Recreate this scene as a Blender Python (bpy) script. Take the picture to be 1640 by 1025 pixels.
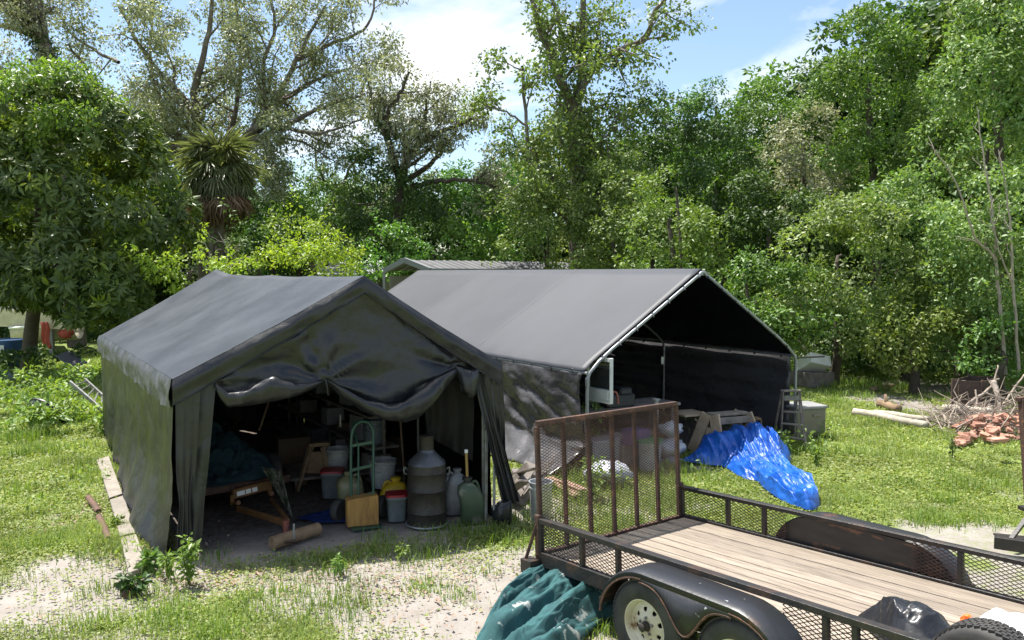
import bpy, math, random
import numpy as np
from mathutils import Vector, Matrix, Quaternion
for o in list(bpy.data.objects): bpy.data.objects.remove(o)
R = math.radians
random.seed(7); rng = np.random.default_rng(7)
SC = bpy.context.scene; COL = SC.collection

# ------------------------------------------------------------------ camera
FPX, CX, CY, CAMZ = 1300.0, 820.0, 512.5, 3.0
PITCH = math.atan((512.5 - 437.0) / FPX)
cam_d = bpy.data.cameras.new('camera'); cam = bpy.data.objects.new('camera', cam_d); COL.objects.link(cam)
cam.location = (0, 0, CAMZ); cam.rotation_euler = (math.pi/2 - PITCH, 0, 0)
cam_d.sensor_fit = 'HORIZONTAL'; cam_d.sensor_width = 36.0; cam_d.lens = FPX / 1640 * 36
cam_d.clip_start = 0.05; cam_d.clip_end = 3000
SC.camera = cam

# ------------------------------------------------------------------ sky and sun
SUN = Vector((-0.27, 0.22, 0.94)).normalized()
w = bpy.data.worlds.new('World'); SC.world = w; w.use_nodes = True
nt = w.node_tree; N = nt.nodes; L = nt.links; N.clear()
sky = N.new('ShaderNodeTexSky'); sky.sky_type = 'NISHITA'; sky.sun_disc = False
sky.sun_elevation = math.asin(SUN.z); sky.sun_rotation = math.atan2(SUN.x, SUN.y)
sky.air_density = 1.0; sky.dust_density = 0.6; sky.ozone_density = 1.2
tc = N.new('ShaderNodeTexCoord'); sep = N.new('ShaderNodeSeparateXYZ'); L.new(tc.outputs['Generated'], sep.inputs[0])
zc = N.new('ShaderNodeMath'); zc.operation = 'MAXIMUM'; L.new(sep.outputs['Z'], zc.inputs[0]); zc.inputs[1].default_value = 0.0
za = N.new('ShaderNodeMath'); za.operation = 'ADD'; L.new(zc.outputs[0], za.inputs[0]); za.inputs[1].default_value = 0.16
cmb = N.new('ShaderNodeCombineXYZ')
for k in ('X', 'Y'):
    d = N.new('ShaderNodeMath'); d.operation = 'DIVIDE'; L.new(sep.outputs[k], d.inputs[0]); L.new(za.outputs[0], d.inputs[1]); L.new(d.outputs[0], cmb.inputs[k])
mp = N.new('ShaderNodeMapping'); L.new(cmb.outputs[0], mp.inputs[0]); mp.inputs['Location'].default_value = (-17.2, -7.95, 5.43)
cn = N.new('ShaderNodeTexNoise'); L.new(mp.outputs[0], cn.inputs['Vector'])
cn.inputs['Scale'].default_value = 1.15; cn.inputs['Detail'].default_value = 9; cn.inputs['Roughness'].default_value = 0.56; cn.inputs['Distortion'].default_value = 0.3
cr = N.new('ShaderNodeValToRGB'); L.new(cn.outputs['Fac'], cr.inputs[0])
cr.color_ramp.elements[0].position = 0.487; cr.color_ramp.elements[0].color = (0, 0, 0, 1)
cr.color_ramp.elements[1].position = 0.625; cr.color_ramp.elements[1].color = (1, 1, 1, 1)
bg1 = N.new('ShaderNodeBackground'); L.new(sky.outputs[0], bg1.inputs[0]); bg1.inputs[1].default_value = 0.105
bg2 = N.new('ShaderNodeBackground'); bg2.inputs[0].default_value = (0.96, 0.98, 1.0, 1); bg2.inputs[1].default_value = 0.70
mx = N.new('ShaderNodeMixShader'); L.new(cr.outputs[0], mx.inputs[0]); L.new(bg1.outputs[0], mx.inputs[1]); L.new(bg2.outputs[0], mx.inputs[2])
wo = N.new('ShaderNodeOutputWorld'); L.new(mx.outputs[0], wo.inputs[0])
sun_d = bpy.data.lights.new('sun', 'SUN'); sun_d.energy = 5.0; sun_d.angle = R(0.53); sun_d.color = (1.0, 0.96, 0.89)
sun = bpy.data.objects.new('sun', sun_d); COL.objects.link(sun); sun.rotation_mode = 'QUATERNION'; sun.rotation_quaternion = SUN.to_track_quat('Z', 'Y')
SC.view_settings.view_transform = 'Standard'; SC.view_settings.look = 'None'; SC.view_settings.gamma = 1.0
SC.view_settings.use_curve_mapping = False; SC.view_settings.exposure = 1.0
SC.cycles.max_bounces = 6; SC.cycles.transparent_max_bounces = 8; SC.cycles.diffuse_bounces = 3; SC.cycles.use_denoising = True
SC.cycles.sample_clamp_indirect = 8.0

# ------------------------------------------------------------------ pixel -> place (survey of the photograph)
def ray(px, py):
    a, b = (px - CX) / FPX, -(py - CY) / FPX
    c, s = math.cos(PITCH), math.sin(PITCH)
    return Vector((a, c + b * s, -s + b * c))
def G(px, py, z=0.0):
    r = ray(px, py); t = (z - CAMZ) / r.z
    return Vector((0, 0, CAMZ)) + r * t
def D(px, py, Y):
    r = ray(px, py); return Vector((0, 0, CAMZ)) + r * (Y / r.y)
def PLN(px, py, p0, n):
    r = ray(px, py); o = Vector((0, 0, CAMZ)); t = (p0 - o).dot(n) / r.dot(n); return o + r * t
def lerp(a, b, t): return a + (b - a) * t
def interp(keys, x):
    if x <= keys[0][0]: return keys[0][1]
    for (a, ya), (b, yb) in zip(keys, keys[1:]):
        if x <= b: return ya + (yb - ya) * (x - a) / (b - a)
    return keys[-1][1]

# ------------------------------------------------------------------ numpy noise
_perm = np.random.default_rng(3).random((256, 256))
def vnoise(x, y):
    x = np.asarray(x, float); y = np.asarray(y, float)
    xi = np.floor(x).astype(int); yi = np.floor(y).astype(int); fx = x - xi; fy = y - yi
    fx = fx*fx*(3-2*fx); fy = fy*fy*(3-2*fy)
    g = lambda a, b: _perm[a & 255, b & 255]
    return (g(xi, yi)*(1-fx)+g(xi+1, yi)*fx)*(1-fy)+(g(xi, yi+1)*(1-fx)+g(xi+1, yi+1)*fx)*fy
def fbm(x, y, o=4):
    r = 0; a = .5
    for k in range(o): r = r + a*vnoise(x*2**k+17.3*k, y*2**k+5.1*k); a *= .5
    return r / (1-.5**o)

# ------------------------------------------------------------------ mesh building
MW = {}
class MB:
    def __init__(s): s.v = []; s.f = []
    def add(s, vs, fs):
        n = len(s.v); s.v += [tuple(v) for v in vs]; s.f += [tuple(i+n for i in f) for f in fs]; return s
    def box(s, c, size, rot=None):
        hx, hy, hz = (k/2 for k in size); c = Vector(c)
        vs = [Vector((x, y, z)) for x in (-hx, hx) for y in (-hy, hy) for z in (-hz, hz)]
        if rot is not None: vs = [rot @ v for v in vs]
        return s.add([v + c for v in vs], [(0,1,3,2),(4,6,7,5),(0,4,5,1),(2,3,7,6),(0,2,6,4),(1,5,7,3)])
    def bar(s, a, b, w, h, up=(0,0,1)):
        a, b = Vector(a), Vector(b); d = (b-a).normalized(); u = Vector(up)
        if abs(d.dot(u)) > .98: u = Vector((1,0,0))
        x = d.cross(u).normalized(); y = x.cross(d).normalized()
        vs = []
        for p in (a, b):
            for sx, sy in ((-1,-1),(1,-1),(1,1),(-1,1)): vs.append(p + x*sx*w/2 + y*sy*h/2)
        return s.add(vs, [(0,1,2,3),(7,6,5,4),(0,4,5,1),(1,5,6,2),(2,6,7,3),(3,7,4,0)])
    def tube(s, pts, r, n=8, caps=True):
        pts = [Vector(p) for p in pts]; m = len(pts)
        rs = r if isinstance(r, (list, tuple, np.ndarray)) else [r]*m
        vs = []; x = None
        for i, p in enumerate(pts):
            d = (pts[min(i+1, m-1)] - pts[max(i-1, 0)])
            if d.length < 1e-9: d = Vector((0,0,1))
            d.normalize()
            if x is None:
                x = d.orthogonal().normalized()
            else:
                x = x - d*x.dot(d)
                x = d.orthogonal().normalized() if x.length < 1e-6 else x.normalized()
            y = d.cross(x)
            for k in range(n):
                a = 2*math.pi*k/n; vs.append(p + (x*math.cos(a)+y*math.sin(a))*rs[i])
        fs = [(i*n+k, i*n+(k+1)%n, (i+1)*n+(k+1)%n, (i+1)*n+k) for i in range(m-1) for k in range(n)]
        if caps: fs += [tuple(range(n-1,-1,-1)), tuple((m-1)*n+k for k in range(n))]
        return s.add(vs, fs)
    def lathe(s, prof, c=(0,0,0), n=24, rot=None, caps=True):
        c = Vector(c); vs = []
        for r, z in prof:
            for k in range(n):
                a = 2*math.pi*k/n; v = Vector((r*math.cos(a), r*math.sin(a), z))
                if rot is not None: v = rot @ v
                vs.append(v + c)
        m = len(prof)
        fs = [(i*n+k, i*n+(k+1)%n, (i+1)*n+(k+1)%n, (i+1)*n+k) for i in range(m-1) for k in range(n)]
        if caps: fs += [tuple(range(n-1,-1,-1)), tuple((m-1)*n+k for k in range(n))]
        return s.add(vs, fs)
    def grid(s, P, closed=False):
        m = len(P); n = len(P[0])
        vs = [q for row in P for q in row]
        fs = [(i*n+j, i*n+(j+1)%n, (i+1)*n+(j+1)%n, (i+1)*n+j) for i in range(m-1) for j in range(n if closed else n-1)]
        return s.add(vs, fs)
    def prism(s, poly, h, mat4=None):
        n = len(poly); vs = [Vector((x, y, 0)) for x, y in poly] + [Vector((x, y, h)) for x, y in poly]
        if mat4 is not None: vs = [mat4 @ v for v in vs]
        return s.add(vs, [tuple(range(n-1,-1,-1)), tuple(range(n, 2*n))] + [(i, (i+1)%n, n+(i+1)%n, n+i) for i in range(n)])
    def rock(s, c, r, seed=0, n=10, m=7, amp=.25, sq=(1,1,1)):
        c = Vector(c); P = []
        for i in range(m+1):
            th = math.pi*i/m; row = []
            for j in range(n):
                ph = 2*math.pi*j/n; d = Vector((math.sin(th)*math.cos(ph)*sq[0], math.sin(th)*math.sin(ph)*sq[1], math.cos(th)*sq[2]))
                k = 1+amp*(float(vnoise(3*math.cos(ph)*math.sin(th)+seed*7.7+9, 3*math.sin(ph)*math.sin(th)+3*math.cos(th)+seed*3.1+9))-.5)*2
                row.append(c + d*r*k)
            P.append(row)
        return s.grid(P, True)
    def build(s, name, mat, parent=None, world=True, smooth=False, bevel=0.0, thick=0.0, mats=None, bseg=1):
        V = s.v
        if parent is not None and world:
            inv = MW[parent.name].inverted(); V = [inv @ Vector(v) for v in V]
            M = Matrix.Identity(4)
        elif parent is None:
            A = np.array(V); o = Vector(((A[:,0].min()+A[:,0].max())/2, (A[:,1].min()+A[:,1].max())/2, A[:,2].min()))
            V = [Vector(v) - o for v in V]; M = Matrix.Translation(o)
        else: M = Matrix.Identity(4)
        me = bpy.data.meshes.new(name); me.from_pydata([tuple(v) for v in V], [], s.f); me.update()
        me.materials.append(mat)
        for m2 in (mats or []): me.materials.append(m2)
        if smooth:
            me.polygons.foreach_set('use_smooth', [True]*len(me.polygons))
            if smooth is True: me.set_sharp_from_angle(angle=R(42))
        ob = bpy.data.objects.new(name, me); COL.objects.link(ob)
        if parent is not None: ob.parent = parent; MW[ob.name] = MW[parent.name].copy()
        else: ob.matrix_world = M; MW[ob.name] = M
        if bevel:
            b = ob.modifiers.new('edge', 'BEVEL'); b.width = bevel; b.segments = bseg; b.limit_method = 'ANGLE'; b.angle_limit = R(40)
        if thick:
            t = ob.modifiers.new('thick', 'SOLIDIFY'); t.thickness = thick; t.offset = -1
            if mats: t.material_offset = 1; t.material_offset_rim = 0
        return ob
def tag(o, label=None, cat=None, group=None, kind=None):
    if label: o['label'] = label
    if cat: o['category'] = cat
    if group: o['group'] = group
    if kind: o['kind'] = kind
    return o
def thing(name, label, cat, loc=(0,0,0), M=None, group=None):
    o = bpy.data.objects.new(name, None); COL.objects.link(o); o.empty_display_size = .2
    M = M if M is not None else Matrix.Translation(Vector(loc))
    o.matrix_world = M; MW[o.name] = M.copy()
    return tag(o, label, cat, group)
def copy_tree(o, M=None, parent=None):
    c = o.copy(); COL.objects.link(c)
    if parent is not None: c.parent = parent; MW[c.name] = MW[parent.name]
    else: c.matrix_world = M; MW[c.name] = M.copy()
    for ch in list(o.children): copy_tree(ch, None, c)
    return c
def npmesh(name, V, F, mat, parent=None, M=None, smooth=False):
    me = bpy.data.meshes.new(name); V = np.asarray(V, np.float32); F = np.asarray(F, np.int32); k = F.shape[1]
    me.vertices.add(len(V)); me.vertices.foreach_set('co', V.ravel())
    me.loops.add(F.size); me.loops.foreach_set('vertex_index', F.ravel())
    me.polygons.add(len(F)); me.polygons.foreach_set('loop_start', np.arange(0, F.size, k, dtype=np.int32))
    me.update(calc_edges=True); me.materials.append(mat)
    if smooth: me.polygons.foreach_set('use_smooth', np.ones(len(F), bool))
    ob = bpy.data.objects.new(name, me); COL.objects.link(ob)
    if parent is not None: ob.parent = parent; MW[ob.name] = MW[parent.name].copy()
    else:
        M = M if M is not None else Matrix.Identity(4); ob.matrix_world = M; MW[ob.name] = M
    return ob

# ------------------------------------------------------------------ materials
def rgb(c): return (c[0], c[1], c[2], 1.0)
def mat(name, c, rough=.7, c2=None, scale=6.0, lo=.38, hi=.66, bump=0.0, bscale=None, metal=0.0, spec=.5, c3=None, s3=3.0, lo3=.55, hi3=.65, stretch=None, rnd=0.0, rvar=0.0, sheen=0.0, detail=6.0, crinkle=0.0, cscale=6.0):
    m = bpy.data.materials.new(name); m.use_nodes = True; t = m.node_tree; n = t.nodes; l = t.links
    b = n['Principled BSDF']; b.inputs['Roughness'].default_value = rough; b.inputs['Metallic'].default_value = metal
    b.inputs['Specular IOR Level'].default_value = spec; b.inputs['Base Color'].default_value = rgb(c)
    if sheen: b.inputs['Sheen Weight'].default_value = sheen
    co = n.new('ShaderNodeTexCoord'); vec = co.outputs['Object']
    if rnd:
        oi = n.new('ShaderNodeObjectInfo'); va = n.new('ShaderNodeVectorMath'); va.operation = 'MULTIPLY_ADD'
        l.new(oi.outputs['Random'], va.inputs[0]); va.inputs[1].default_value = (37, 53, 71); l.new(vec, va.inputs[2]); vec = va.outputs[0]
    if stretch:
        mpn = n.new('ShaderNodeMapping'); mpn.inputs['Scale'].default_value = stretch; l.new(vec, mpn.inputs[0]); vec = mpn.outputs[0]
    def noise(sc, a, z):
        q = n.new('ShaderNodeTexNoise'); q.inputs['Scale'].default_value = sc; q.inputs['Detail'].default_value = detail; q.inputs['Roughness'].default_value = .6; l.new(vec, q.inputs['Vector'])
        r = n.new('ShaderNodeMapRange'); r.inputs[1].default_value = a; r.inputs[2].default_value = z; l.new(q.outputs['Fac'], r.inputs[0]); return q, r
    col = None
    if c2 is not None:
        q, r = noise(scale, lo, hi)
        mixn = n.new('ShaderNodeMix'); mixn.data_type = 'RGBA'; mixn.inputs[6].default_value = rgb(c); mixn.inputs[7].default_value = rgb(c2); l.new(r.outputs[0], mixn.inputs[0]); col = mixn.outputs[2]
        if rvar:
            rr = n.new('ShaderNodeMapRange'); rr.inputs[3].default_value = rough-rvar; rr.inputs[4].default_value = rough+rvar; l.new(r.outputs[0], rr.inputs[0]); l.new(rr.outputs[0], b.inputs['Roughness'])
    if c3 is not None:
        q3, r3 = noise(s3, lo3, hi3)
        m3 = n.new('ShaderNodeMix'); m3.data_type = 'RGBA'; l.new(r3.outputs[0], m3.inputs[0]); m3.inputs[7].default_value = rgb(c3)
        if col: l.new(col, m3.inputs[6])
        else: m3.inputs[6].default_value = rgb(c)
        col = m3.outputs[2]
    if rnd:
        hs = n.new('ShaderNodeHueSaturation'); mr = n.new('ShaderNodeMapRange'); mr.inputs[3].default_value = 1-rnd; mr.inputs[4].default_value = 1+rnd
        l.new(oi.outputs['Random'], mr.inputs[0]); l.new(mr.outputs[0], hs.inputs['Value'])
        if col: l.new(col, hs.inputs['Color'])
        else: hs.inputs['Color'].default_value = rgb(c)
        col = hs.outputs[0]
    if col: l.new(col, b.inputs['Base Color'])
    if bump:
        qb = n.new('ShaderNodeTexNoise'); qb.inputs['Scale'].default_value = bscale or scale*3; qb.inputs['Detail'].default_value = 6; l.new(vec, qb.inputs['Vector'])
        bp = n.new('ShaderNodeBump'); bp.inputs['Strength'].default_value = bump; bp.inputs['Distance'].default_value = .02; l.new(qb.outputs['Fac'], bp.inputs['Height']); l.new(bp.outputs[0], b.inputs['Normal'])
    if crinkle:
        hs_ = []
        for sc in (cscale, cscale*2.7):
            vo = n.new('ShaderNodeTexVoronoi'); vo.feature = 'DISTANCE_TO_EDGE'; vo.inputs['Scale'].default_value = sc
            wn = n.new('ShaderNodeTexNoise'); wn.inputs['Scale'].default_value = sc*.6; wn.inputs['Detail'].default_value = 3; l.new(vec, wn.inputs['Vector'])
            wm = n.new('ShaderNodeVectorMath'); wm.operation = 'MULTIPLY_ADD'; l.new(wn.outputs['Color'], wm.inputs[0]); wm.inputs[1].default_value = (.5/sc*3,)*3; l.new(vec, wm.inputs[2]); l.new(wm.outputs[0], vo.inputs['Vector'])
            mn = n.new('ShaderNodeMath'); mn.operation = 'MULTIPLY'; l.new(vo.outputs['Distance'], mn.inputs[0]); mn.inputs[1].default_value = 6/sc; hs_.append(mn)
        ad = n.new('ShaderNodeMath'); ad.operation = 'ADD'; l.new(hs_[0].outputs[0], ad.inputs[0]); l.new(hs_[1].outputs[0], ad.inputs[1])
        b2 = n.new('ShaderNodeBump'); b2.inputs['Strength'].default_value = crinkle; b2.inputs['Distance'].default_value = .035; l.new(ad.outputs[0], b2.inputs['Height'])
        if bump: l.new(bp.outputs[0], b2.inputs['Normal'])
        l.new(b2.outputs[0], b.inputs['Normal'])
    return m
def leafmat(name, a, b_, trans=.35, rough=.5, spec=.4, yellow=None):
    m = bpy.data.materials.new(name); m.use_nodes = True; t = m.node_tree; n = t.nodes; l = t.links
    p = n['Principled BSDF']; p.inputs['Roughness'].default_value = rough; p.inputs['Specular IOR Level'].default_value = spec
    g = n.new('ShaderNodeNewGeometry'); mixn = n.new('ShaderNodeMix'); mixn.data_type = 'RGBA'
    mixn.inputs[6].default_value = rgb(a); mixn.inputs[7].default_value = rgb(b_); l.new(g.outputs['Random Per Island'], mixn.inputs[0])
    co = n.new('ShaderNodeTexCoord'); q = n.new('ShaderNodeTexNoise'); q.inputs['Scale'].default_value = .9; q.inputs['Detail'].default_value = 3; l.new(co.outputs['Object'], q.inputs['Vector'])
    mr = n.new('ShaderNodeMapRange'); mr.inputs[1].default_value = .35; mr.inputs[2].default_value = .65; mr.inputs[3].default_value = .8; mr.inputs[4].default_value = 1.2; l.new(q.outputs['Fac'], mr.inputs[0])
    hs = n.new('ShaderNodeHueSaturation'); l.new(mixn.outputs[2], hs.inputs['Color']); l.new(mr.outputs[0], hs.inputs['Value'])
    hr = n.new('ShaderNodeMapRange'); oi = n.new('ShaderNodeObjectInfo'); l.new(oi.outputs['Random'], hr.inputs[0]); hr.inputs[3].default_value = .478; hr.inputs[4].default_value = .514; l.new(hr.outputs[0], hs.inputs['Hue'])
    l.new(hs.outputs[0], p.inputs['Base Color'])
    tr = n.new('ShaderNodeBsdfTranslucent'); mul = n.new('ShaderNodeMix'); mul.data_type = 'RGBA'; mul.blend_type = 'MULTIPLY'; mul.inputs[0].default_value = 1
    l.new(hs.outputs[0], mul.inputs[6]); mul.inputs[7].default_value = rgb(yellow or (1.6, 1.5, .6)); l.new(mul.outputs[2], tr.inputs[0])
    ms = n.new('ShaderNodeMixShader'); ms.inputs[0].default_value = trans; l.new(p.outputs[0], ms.inputs[1]); l.new(tr.outputs[0], ms.inputs[2])
    l.new(ms.outputs[0], n['Material Output'].inputs[0])
    return m

# ================================================================== GROUND
tFL, tFR, tBL = Vector((-3.56, 8.46, 0)), Vector((-.14, 9.70, 0)), Vector((-7.62, 15.0, 0))
tBR = tBL + (tFR - tFL)
cAX = Vector((-.54, .842, 0)).normalized(); cFL = Vector((1.12, 11.98, 0)); cFR = Vector((5.11, 14.54, 0)); cL = 10.5
cBL = cFL + cAX*cL; cBR = cFR + cAX*cL
DIRTY = [(1450,640,1.6),(1520,665,1.6),(1580,675,1.6),(1420,610,1.4),(1500,625,1.8),(1390,600,1.2),(215,830,.35),(240,880,.4),(195,780,.4),(180,750,.4)]
def dirt_spots(x, y):
    d = 0; n = fbm(x*1.7+5, y*1.7+2, 4)
    for px, py, r in DIRTY:
        p = G(px, py); d = np.maximum(d, np.clip(1.35-np.hypot(x-p.x, y-p.y)/r, 0, 1)*np.clip((n-.3)*2.4, 0, 1)*.8)
    return d
axq = (tBL-tFL).normalized()
def in_quad(x, y, q, soft=.25):
    d = np.full(np.shape(x), 1e9)
    for a, b in zip(q, q[1:]+q[:1]):
        e = (b-a).normalized(); d = np.minimum(d, (x-a.x)*(-e.y)+(y-a.y)*e.x)
    return np.clip(d/soft+.5, 0, 1)
SANDY = [(40,960,1.0),(470,945,.45),(560,985,.35),(200,925,.7),(90,905,.5),(560,925,.6),(650,905,.6),(680,975,.7),(740,1000,.7),(760,935,.7),(830,935,.8),(850,890,.5),(850,985,.6),(1000,1010,.6),(1250,1015,.8),(230,760,.35),(250,820,.3),(300,900,.5),(700,880,.5),(860,820,.7),(1420,640,1.2),(1500,620,1.4),(1540,665,1.4),(1460,650,.9),(1400,600,1.5),(820,810,.6),(1120,745,.5)]
def grassy(x, y):
    x = np.asarray(x, float); y = np.asarray(y, float)
    n = fbm(x*.55+40, y*.55+12, 5); n2 = fbm(x*2.3+4, y*2.3+33, 4)
    g = np.clip((n*.65+n2*.5-.40)*4.0, 0, 1)
    far = np.clip((y-10)/3, 0, 1)
    g = np.maximum(g, .45*far+.25)
    for px, py, r in SANDY:
        p = G(px, py); d = np.hypot(x-p.x, (y-p.y)*.8)/r
        g = g*(1-np.clip(1.25-d, 0, 1)*np.clip(.55+n2*.9, 0, 1))
    ex = (tFL-tBL).normalized(); fx = Vector((-ex.y, ex.x, 0))
    fr = .55*Vector((.34,-.94,0))
    g = g*(1-in_quad(x, y, [tFL+fr, tFR+fr*.6, tBR, tBL], .5))
    g = g*(1-.96*in_quad(x, y, [cFL+cAX*.3, cFR+cAX*.5, cBR, cBL], .5))
    return np.clip(g, 0, 1)
mg = bpy.data.materials.new('ground_soil'); mg.use_nodes = True
t_ = mg.node_tree; n_ = t_.nodes; l_ = t_.links; b_ = n_['Principled BSDF']; b_.inputs['Roughness'].default_value = .95; b_.inputs['Specular IOR Level'].default_value = .15
at_ = n_.new('ShaderNodeAttribute'); at_.attribute_name = 'grassy'
co_ = n_.new('ShaderNodeTexCoord')
def _n(sc, det=8, ro=.65):
    q = n_.new('ShaderNodeTexNoise'); q.inputs['Scale'].default_value = sc; q.inputs['Detail'].default_value = det; q.inputs['Roughness'].default_value = ro; l_.new(co_.outputs['Object'], q.inputs['Vector']); return q
def _mix(fac, a, b):
    m = n_.new('ShaderNodeMix'); m.data_type = 'RGBA'; l_.new(fac, m.inputs[0])
    for i, s in ((6, a), (7, b)):
        if isinstance(s, tuple): m.inputs[i].default_value = rgb(s)
        else: l_.new(s, m.inputs[i])
    return m.outputs[2]
def _mr(s, a, b):
    r = n_.new('ShaderNodeMapRange'); r.inputs[1].default_value = a; r.inputs[2].default_value = b; l_.new(s, r.inputs[0]); return r.outputs[0]
q1, q2, q3, q4 = _n(2.2), _n(14), _n(60, 4), _n(.8)
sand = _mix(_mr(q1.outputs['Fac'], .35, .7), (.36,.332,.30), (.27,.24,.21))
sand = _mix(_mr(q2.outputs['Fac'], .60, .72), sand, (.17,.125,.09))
dt_ = n_.new('ShaderNodeAttribute'); dt_.attribute_name = 'dirt_shade'
sand = _mix(dt_.outputs['Fac'], sand, _mix(_mr(q2.outputs['Fac'], .4, .65), (.17,.14,.12), (.075,.058,.045)))  # brown soil colour, also used to paint the tent's inside shade
turf = _mix(_mr(q2.outputs['Fac'], .35, .65), (.12,.19,.04), (.26,.30,.10))
turf = _mix(_mr(q3.outputs['Fac'], .5, .7), turf, (.10,.11,.035))
addn = n_.new('ShaderNodeMath'); addn.operation = 'MULTIPLY_ADD'; l_.new(q2.outputs['Fac'], addn.inputs[0]); addn.inputs[1].default_value = .9; l_.new(at_.outputs['Fac'], addn.inputs[2])
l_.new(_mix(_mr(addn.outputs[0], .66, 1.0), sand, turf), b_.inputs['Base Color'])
bp_ = n_.new('ShaderNodeBump'); bp_.inputs['Strength'].default_value = .7; bp_.inputs['Distance'].default_value = .03
sm_ = n_.new('ShaderNodeMath'); sm_.operation = 'ADD'; l_.new(q2.outputs['Fac'], sm_.inputs[0]); l_.new(q3.outputs['Fac'], sm_.inputs[1]); l_.new(sm_.outputs[0], bp_.inputs['Height']); l_.new(bp_.outputs[0], b_.inputs['Normal'])
xs = np.concatenate([np.linspace(-500,-22,14), np.arange(-20, 22, .14), np.linspace(24,500,14)])
ys = np.concatenate([np.linspace(-120,3,8), np.arange(4, 34, .14), np.linspace(36,900,20)])
XX, YY = np.meshgrid(xs, ys); ZZ = -.03*fbm(XX*.9+3, YY*.9+9, 3) - .02*fbm(XX*5, YY*5, 2)
nx = len(xs); ny = len(ys); ii = (np.arange(ny-1)[:,None]*nx+np.arange(nx-1)[None,:]).ravel()
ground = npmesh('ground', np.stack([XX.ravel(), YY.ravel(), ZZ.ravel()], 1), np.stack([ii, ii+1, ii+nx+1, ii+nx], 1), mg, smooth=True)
tag(ground, 'sandy yard with patchy grass and weeds', kind='structure')
_d = ground.data.attributes.new('dirt_shade', 'FLOAT', 'POINT'); _d.data.foreach_set('value', np.maximum(in_quad(XX.ravel(), YY.ravel(), [tFL+axq*.2, tFR+axq*.5, tBR, tBL], 1.2), in_quad(XX.ravel(), YY.ravel(), [cFL, cFR, cBR, cBL], .8)+dirt_spots(XX.ravel(), YY.ravel())).astype(np.float32))  # whole tent floor darkened to carry its shade, besides the brown soil spots
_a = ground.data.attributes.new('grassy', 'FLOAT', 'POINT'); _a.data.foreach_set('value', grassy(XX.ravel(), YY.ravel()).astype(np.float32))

# ================================================================== MATERIALS
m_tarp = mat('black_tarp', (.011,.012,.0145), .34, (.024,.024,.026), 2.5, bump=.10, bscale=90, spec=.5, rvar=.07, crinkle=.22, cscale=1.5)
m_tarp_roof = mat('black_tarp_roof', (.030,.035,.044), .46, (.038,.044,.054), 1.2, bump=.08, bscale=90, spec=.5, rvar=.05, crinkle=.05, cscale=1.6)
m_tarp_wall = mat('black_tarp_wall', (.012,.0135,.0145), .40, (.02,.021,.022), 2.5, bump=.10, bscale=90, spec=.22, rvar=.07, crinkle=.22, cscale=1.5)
m_tarp_worn = mat('worn_tarp_edge', (.075,.08,.09), .52, (.035,.036,.038), 6, lo=.42, hi=.6, bump=.35, bscale=40)
m_silver = mat('grey_tarp', (.046,.049,.057), .55, (.054,.057,.066), .9, c3=(.046,.047,.051), s3=1.4, lo3=.5, hi3=.75, bump=.06, bscale=80, spec=.45)
m_silver_wall = mat('grey_tarp_wall', (.058,.056,.058), .30, (.08,.077,.08), 1.5, bump=.1, bscale=25, spec=.5, rvar=.06, crinkle=.22, cscale=1.8)
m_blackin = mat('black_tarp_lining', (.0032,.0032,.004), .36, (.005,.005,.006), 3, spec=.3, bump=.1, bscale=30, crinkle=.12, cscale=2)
m_pipe = mat('galvanised_pipe', (.30,.315,.33), .42, (.20,.21,.22), 9, metal=.5)
m_pipe_dull = mat('dull_pipe', (.22,.23,.22), .5, (.12,.11,.10), 9, metal=.4)
m_blacktie = mat('black_rubber', (.015,.015,.016), .5)
m_white_ball = mat('bungee_ball', (.03,.03,.03), .35)
m_alu = mat('aluminium', (.62,.63,.64), .4, (.45,.46,.47), 12, metal=.7)

# ================================================================== BLACK TENT
nF = Vector((tFR.y-tFL.y, -(tFR.x-tFL.x), 0)).normalized()       # outward (towards the yard in front)
zFL, zFR = D(283, 607, 8.46).z, D(803, 580, 9.70).z
zBL = D(160, 537, 15.0).z; zBR = 1.85
RF = D(583, 441, 9.18); RB = D(347, 435, 15.45)
tent = thing('carport_tent', 'black tarpaulin peaked tent with open swagged front, full of stored junk', 'tent', ((tFL+tBR)/2))
def troof(s, t, lift=0.0):
    """s 0 front..1 back ; t -1 left eave, 0 ridge, 1 right eave"""
    E = lerp(Vector((tFL.x,tFL.y,zFL)), Vector((tBL.x,tBL.y,zBL)), s) if t < 0 else lerp(Vector((tFR.x,tFR.y,zFR)), Vector((tBR.x,tBR.y,zBR)), s)
    K = lerp(RF, RB, s)
    bay = abs(math.sin(s*math.pi*4)); bay2 = abs(math.sin(s*math.pi*2))
    K = K + Vector((0,0,-.035*math.sin(s*math.pi) - .012*bay + .05*max(0,(s-.8)/.2)**2 - .02*math.sin(max(0,s-.55)/.45*math.pi)))
    u = abs(t); p = lerp(K, E, u)
    p = p + Vector((0,0, -.018*bay*math.sin(u*math.pi) - .02*math.sin(u*math.pi) +   .006*float(fbm(s*14+3, t*5+8, 3)-.5)*2 + lift))
    return p
rows = []; ts = [-1,-.97,-.92]+[-.84+.12*k for k in range(7)]+[-.04,0,.04]+[.12+.12*k for k in range(7)]+[.92,.97,1]
for i in range(61):
    s = i/60
    rows.append([troof(s, t) for t in ts])
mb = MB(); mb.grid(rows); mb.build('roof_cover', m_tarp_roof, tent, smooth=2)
# welded seams across the roof cover
for s in ():
    mb = MB(); mb.grid([[troof(s+ds, t, .003) for t in ts] for ds in (-.0015, .0015)]); mb.build('roof_seam', m_tarp_roof, tent)
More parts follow.
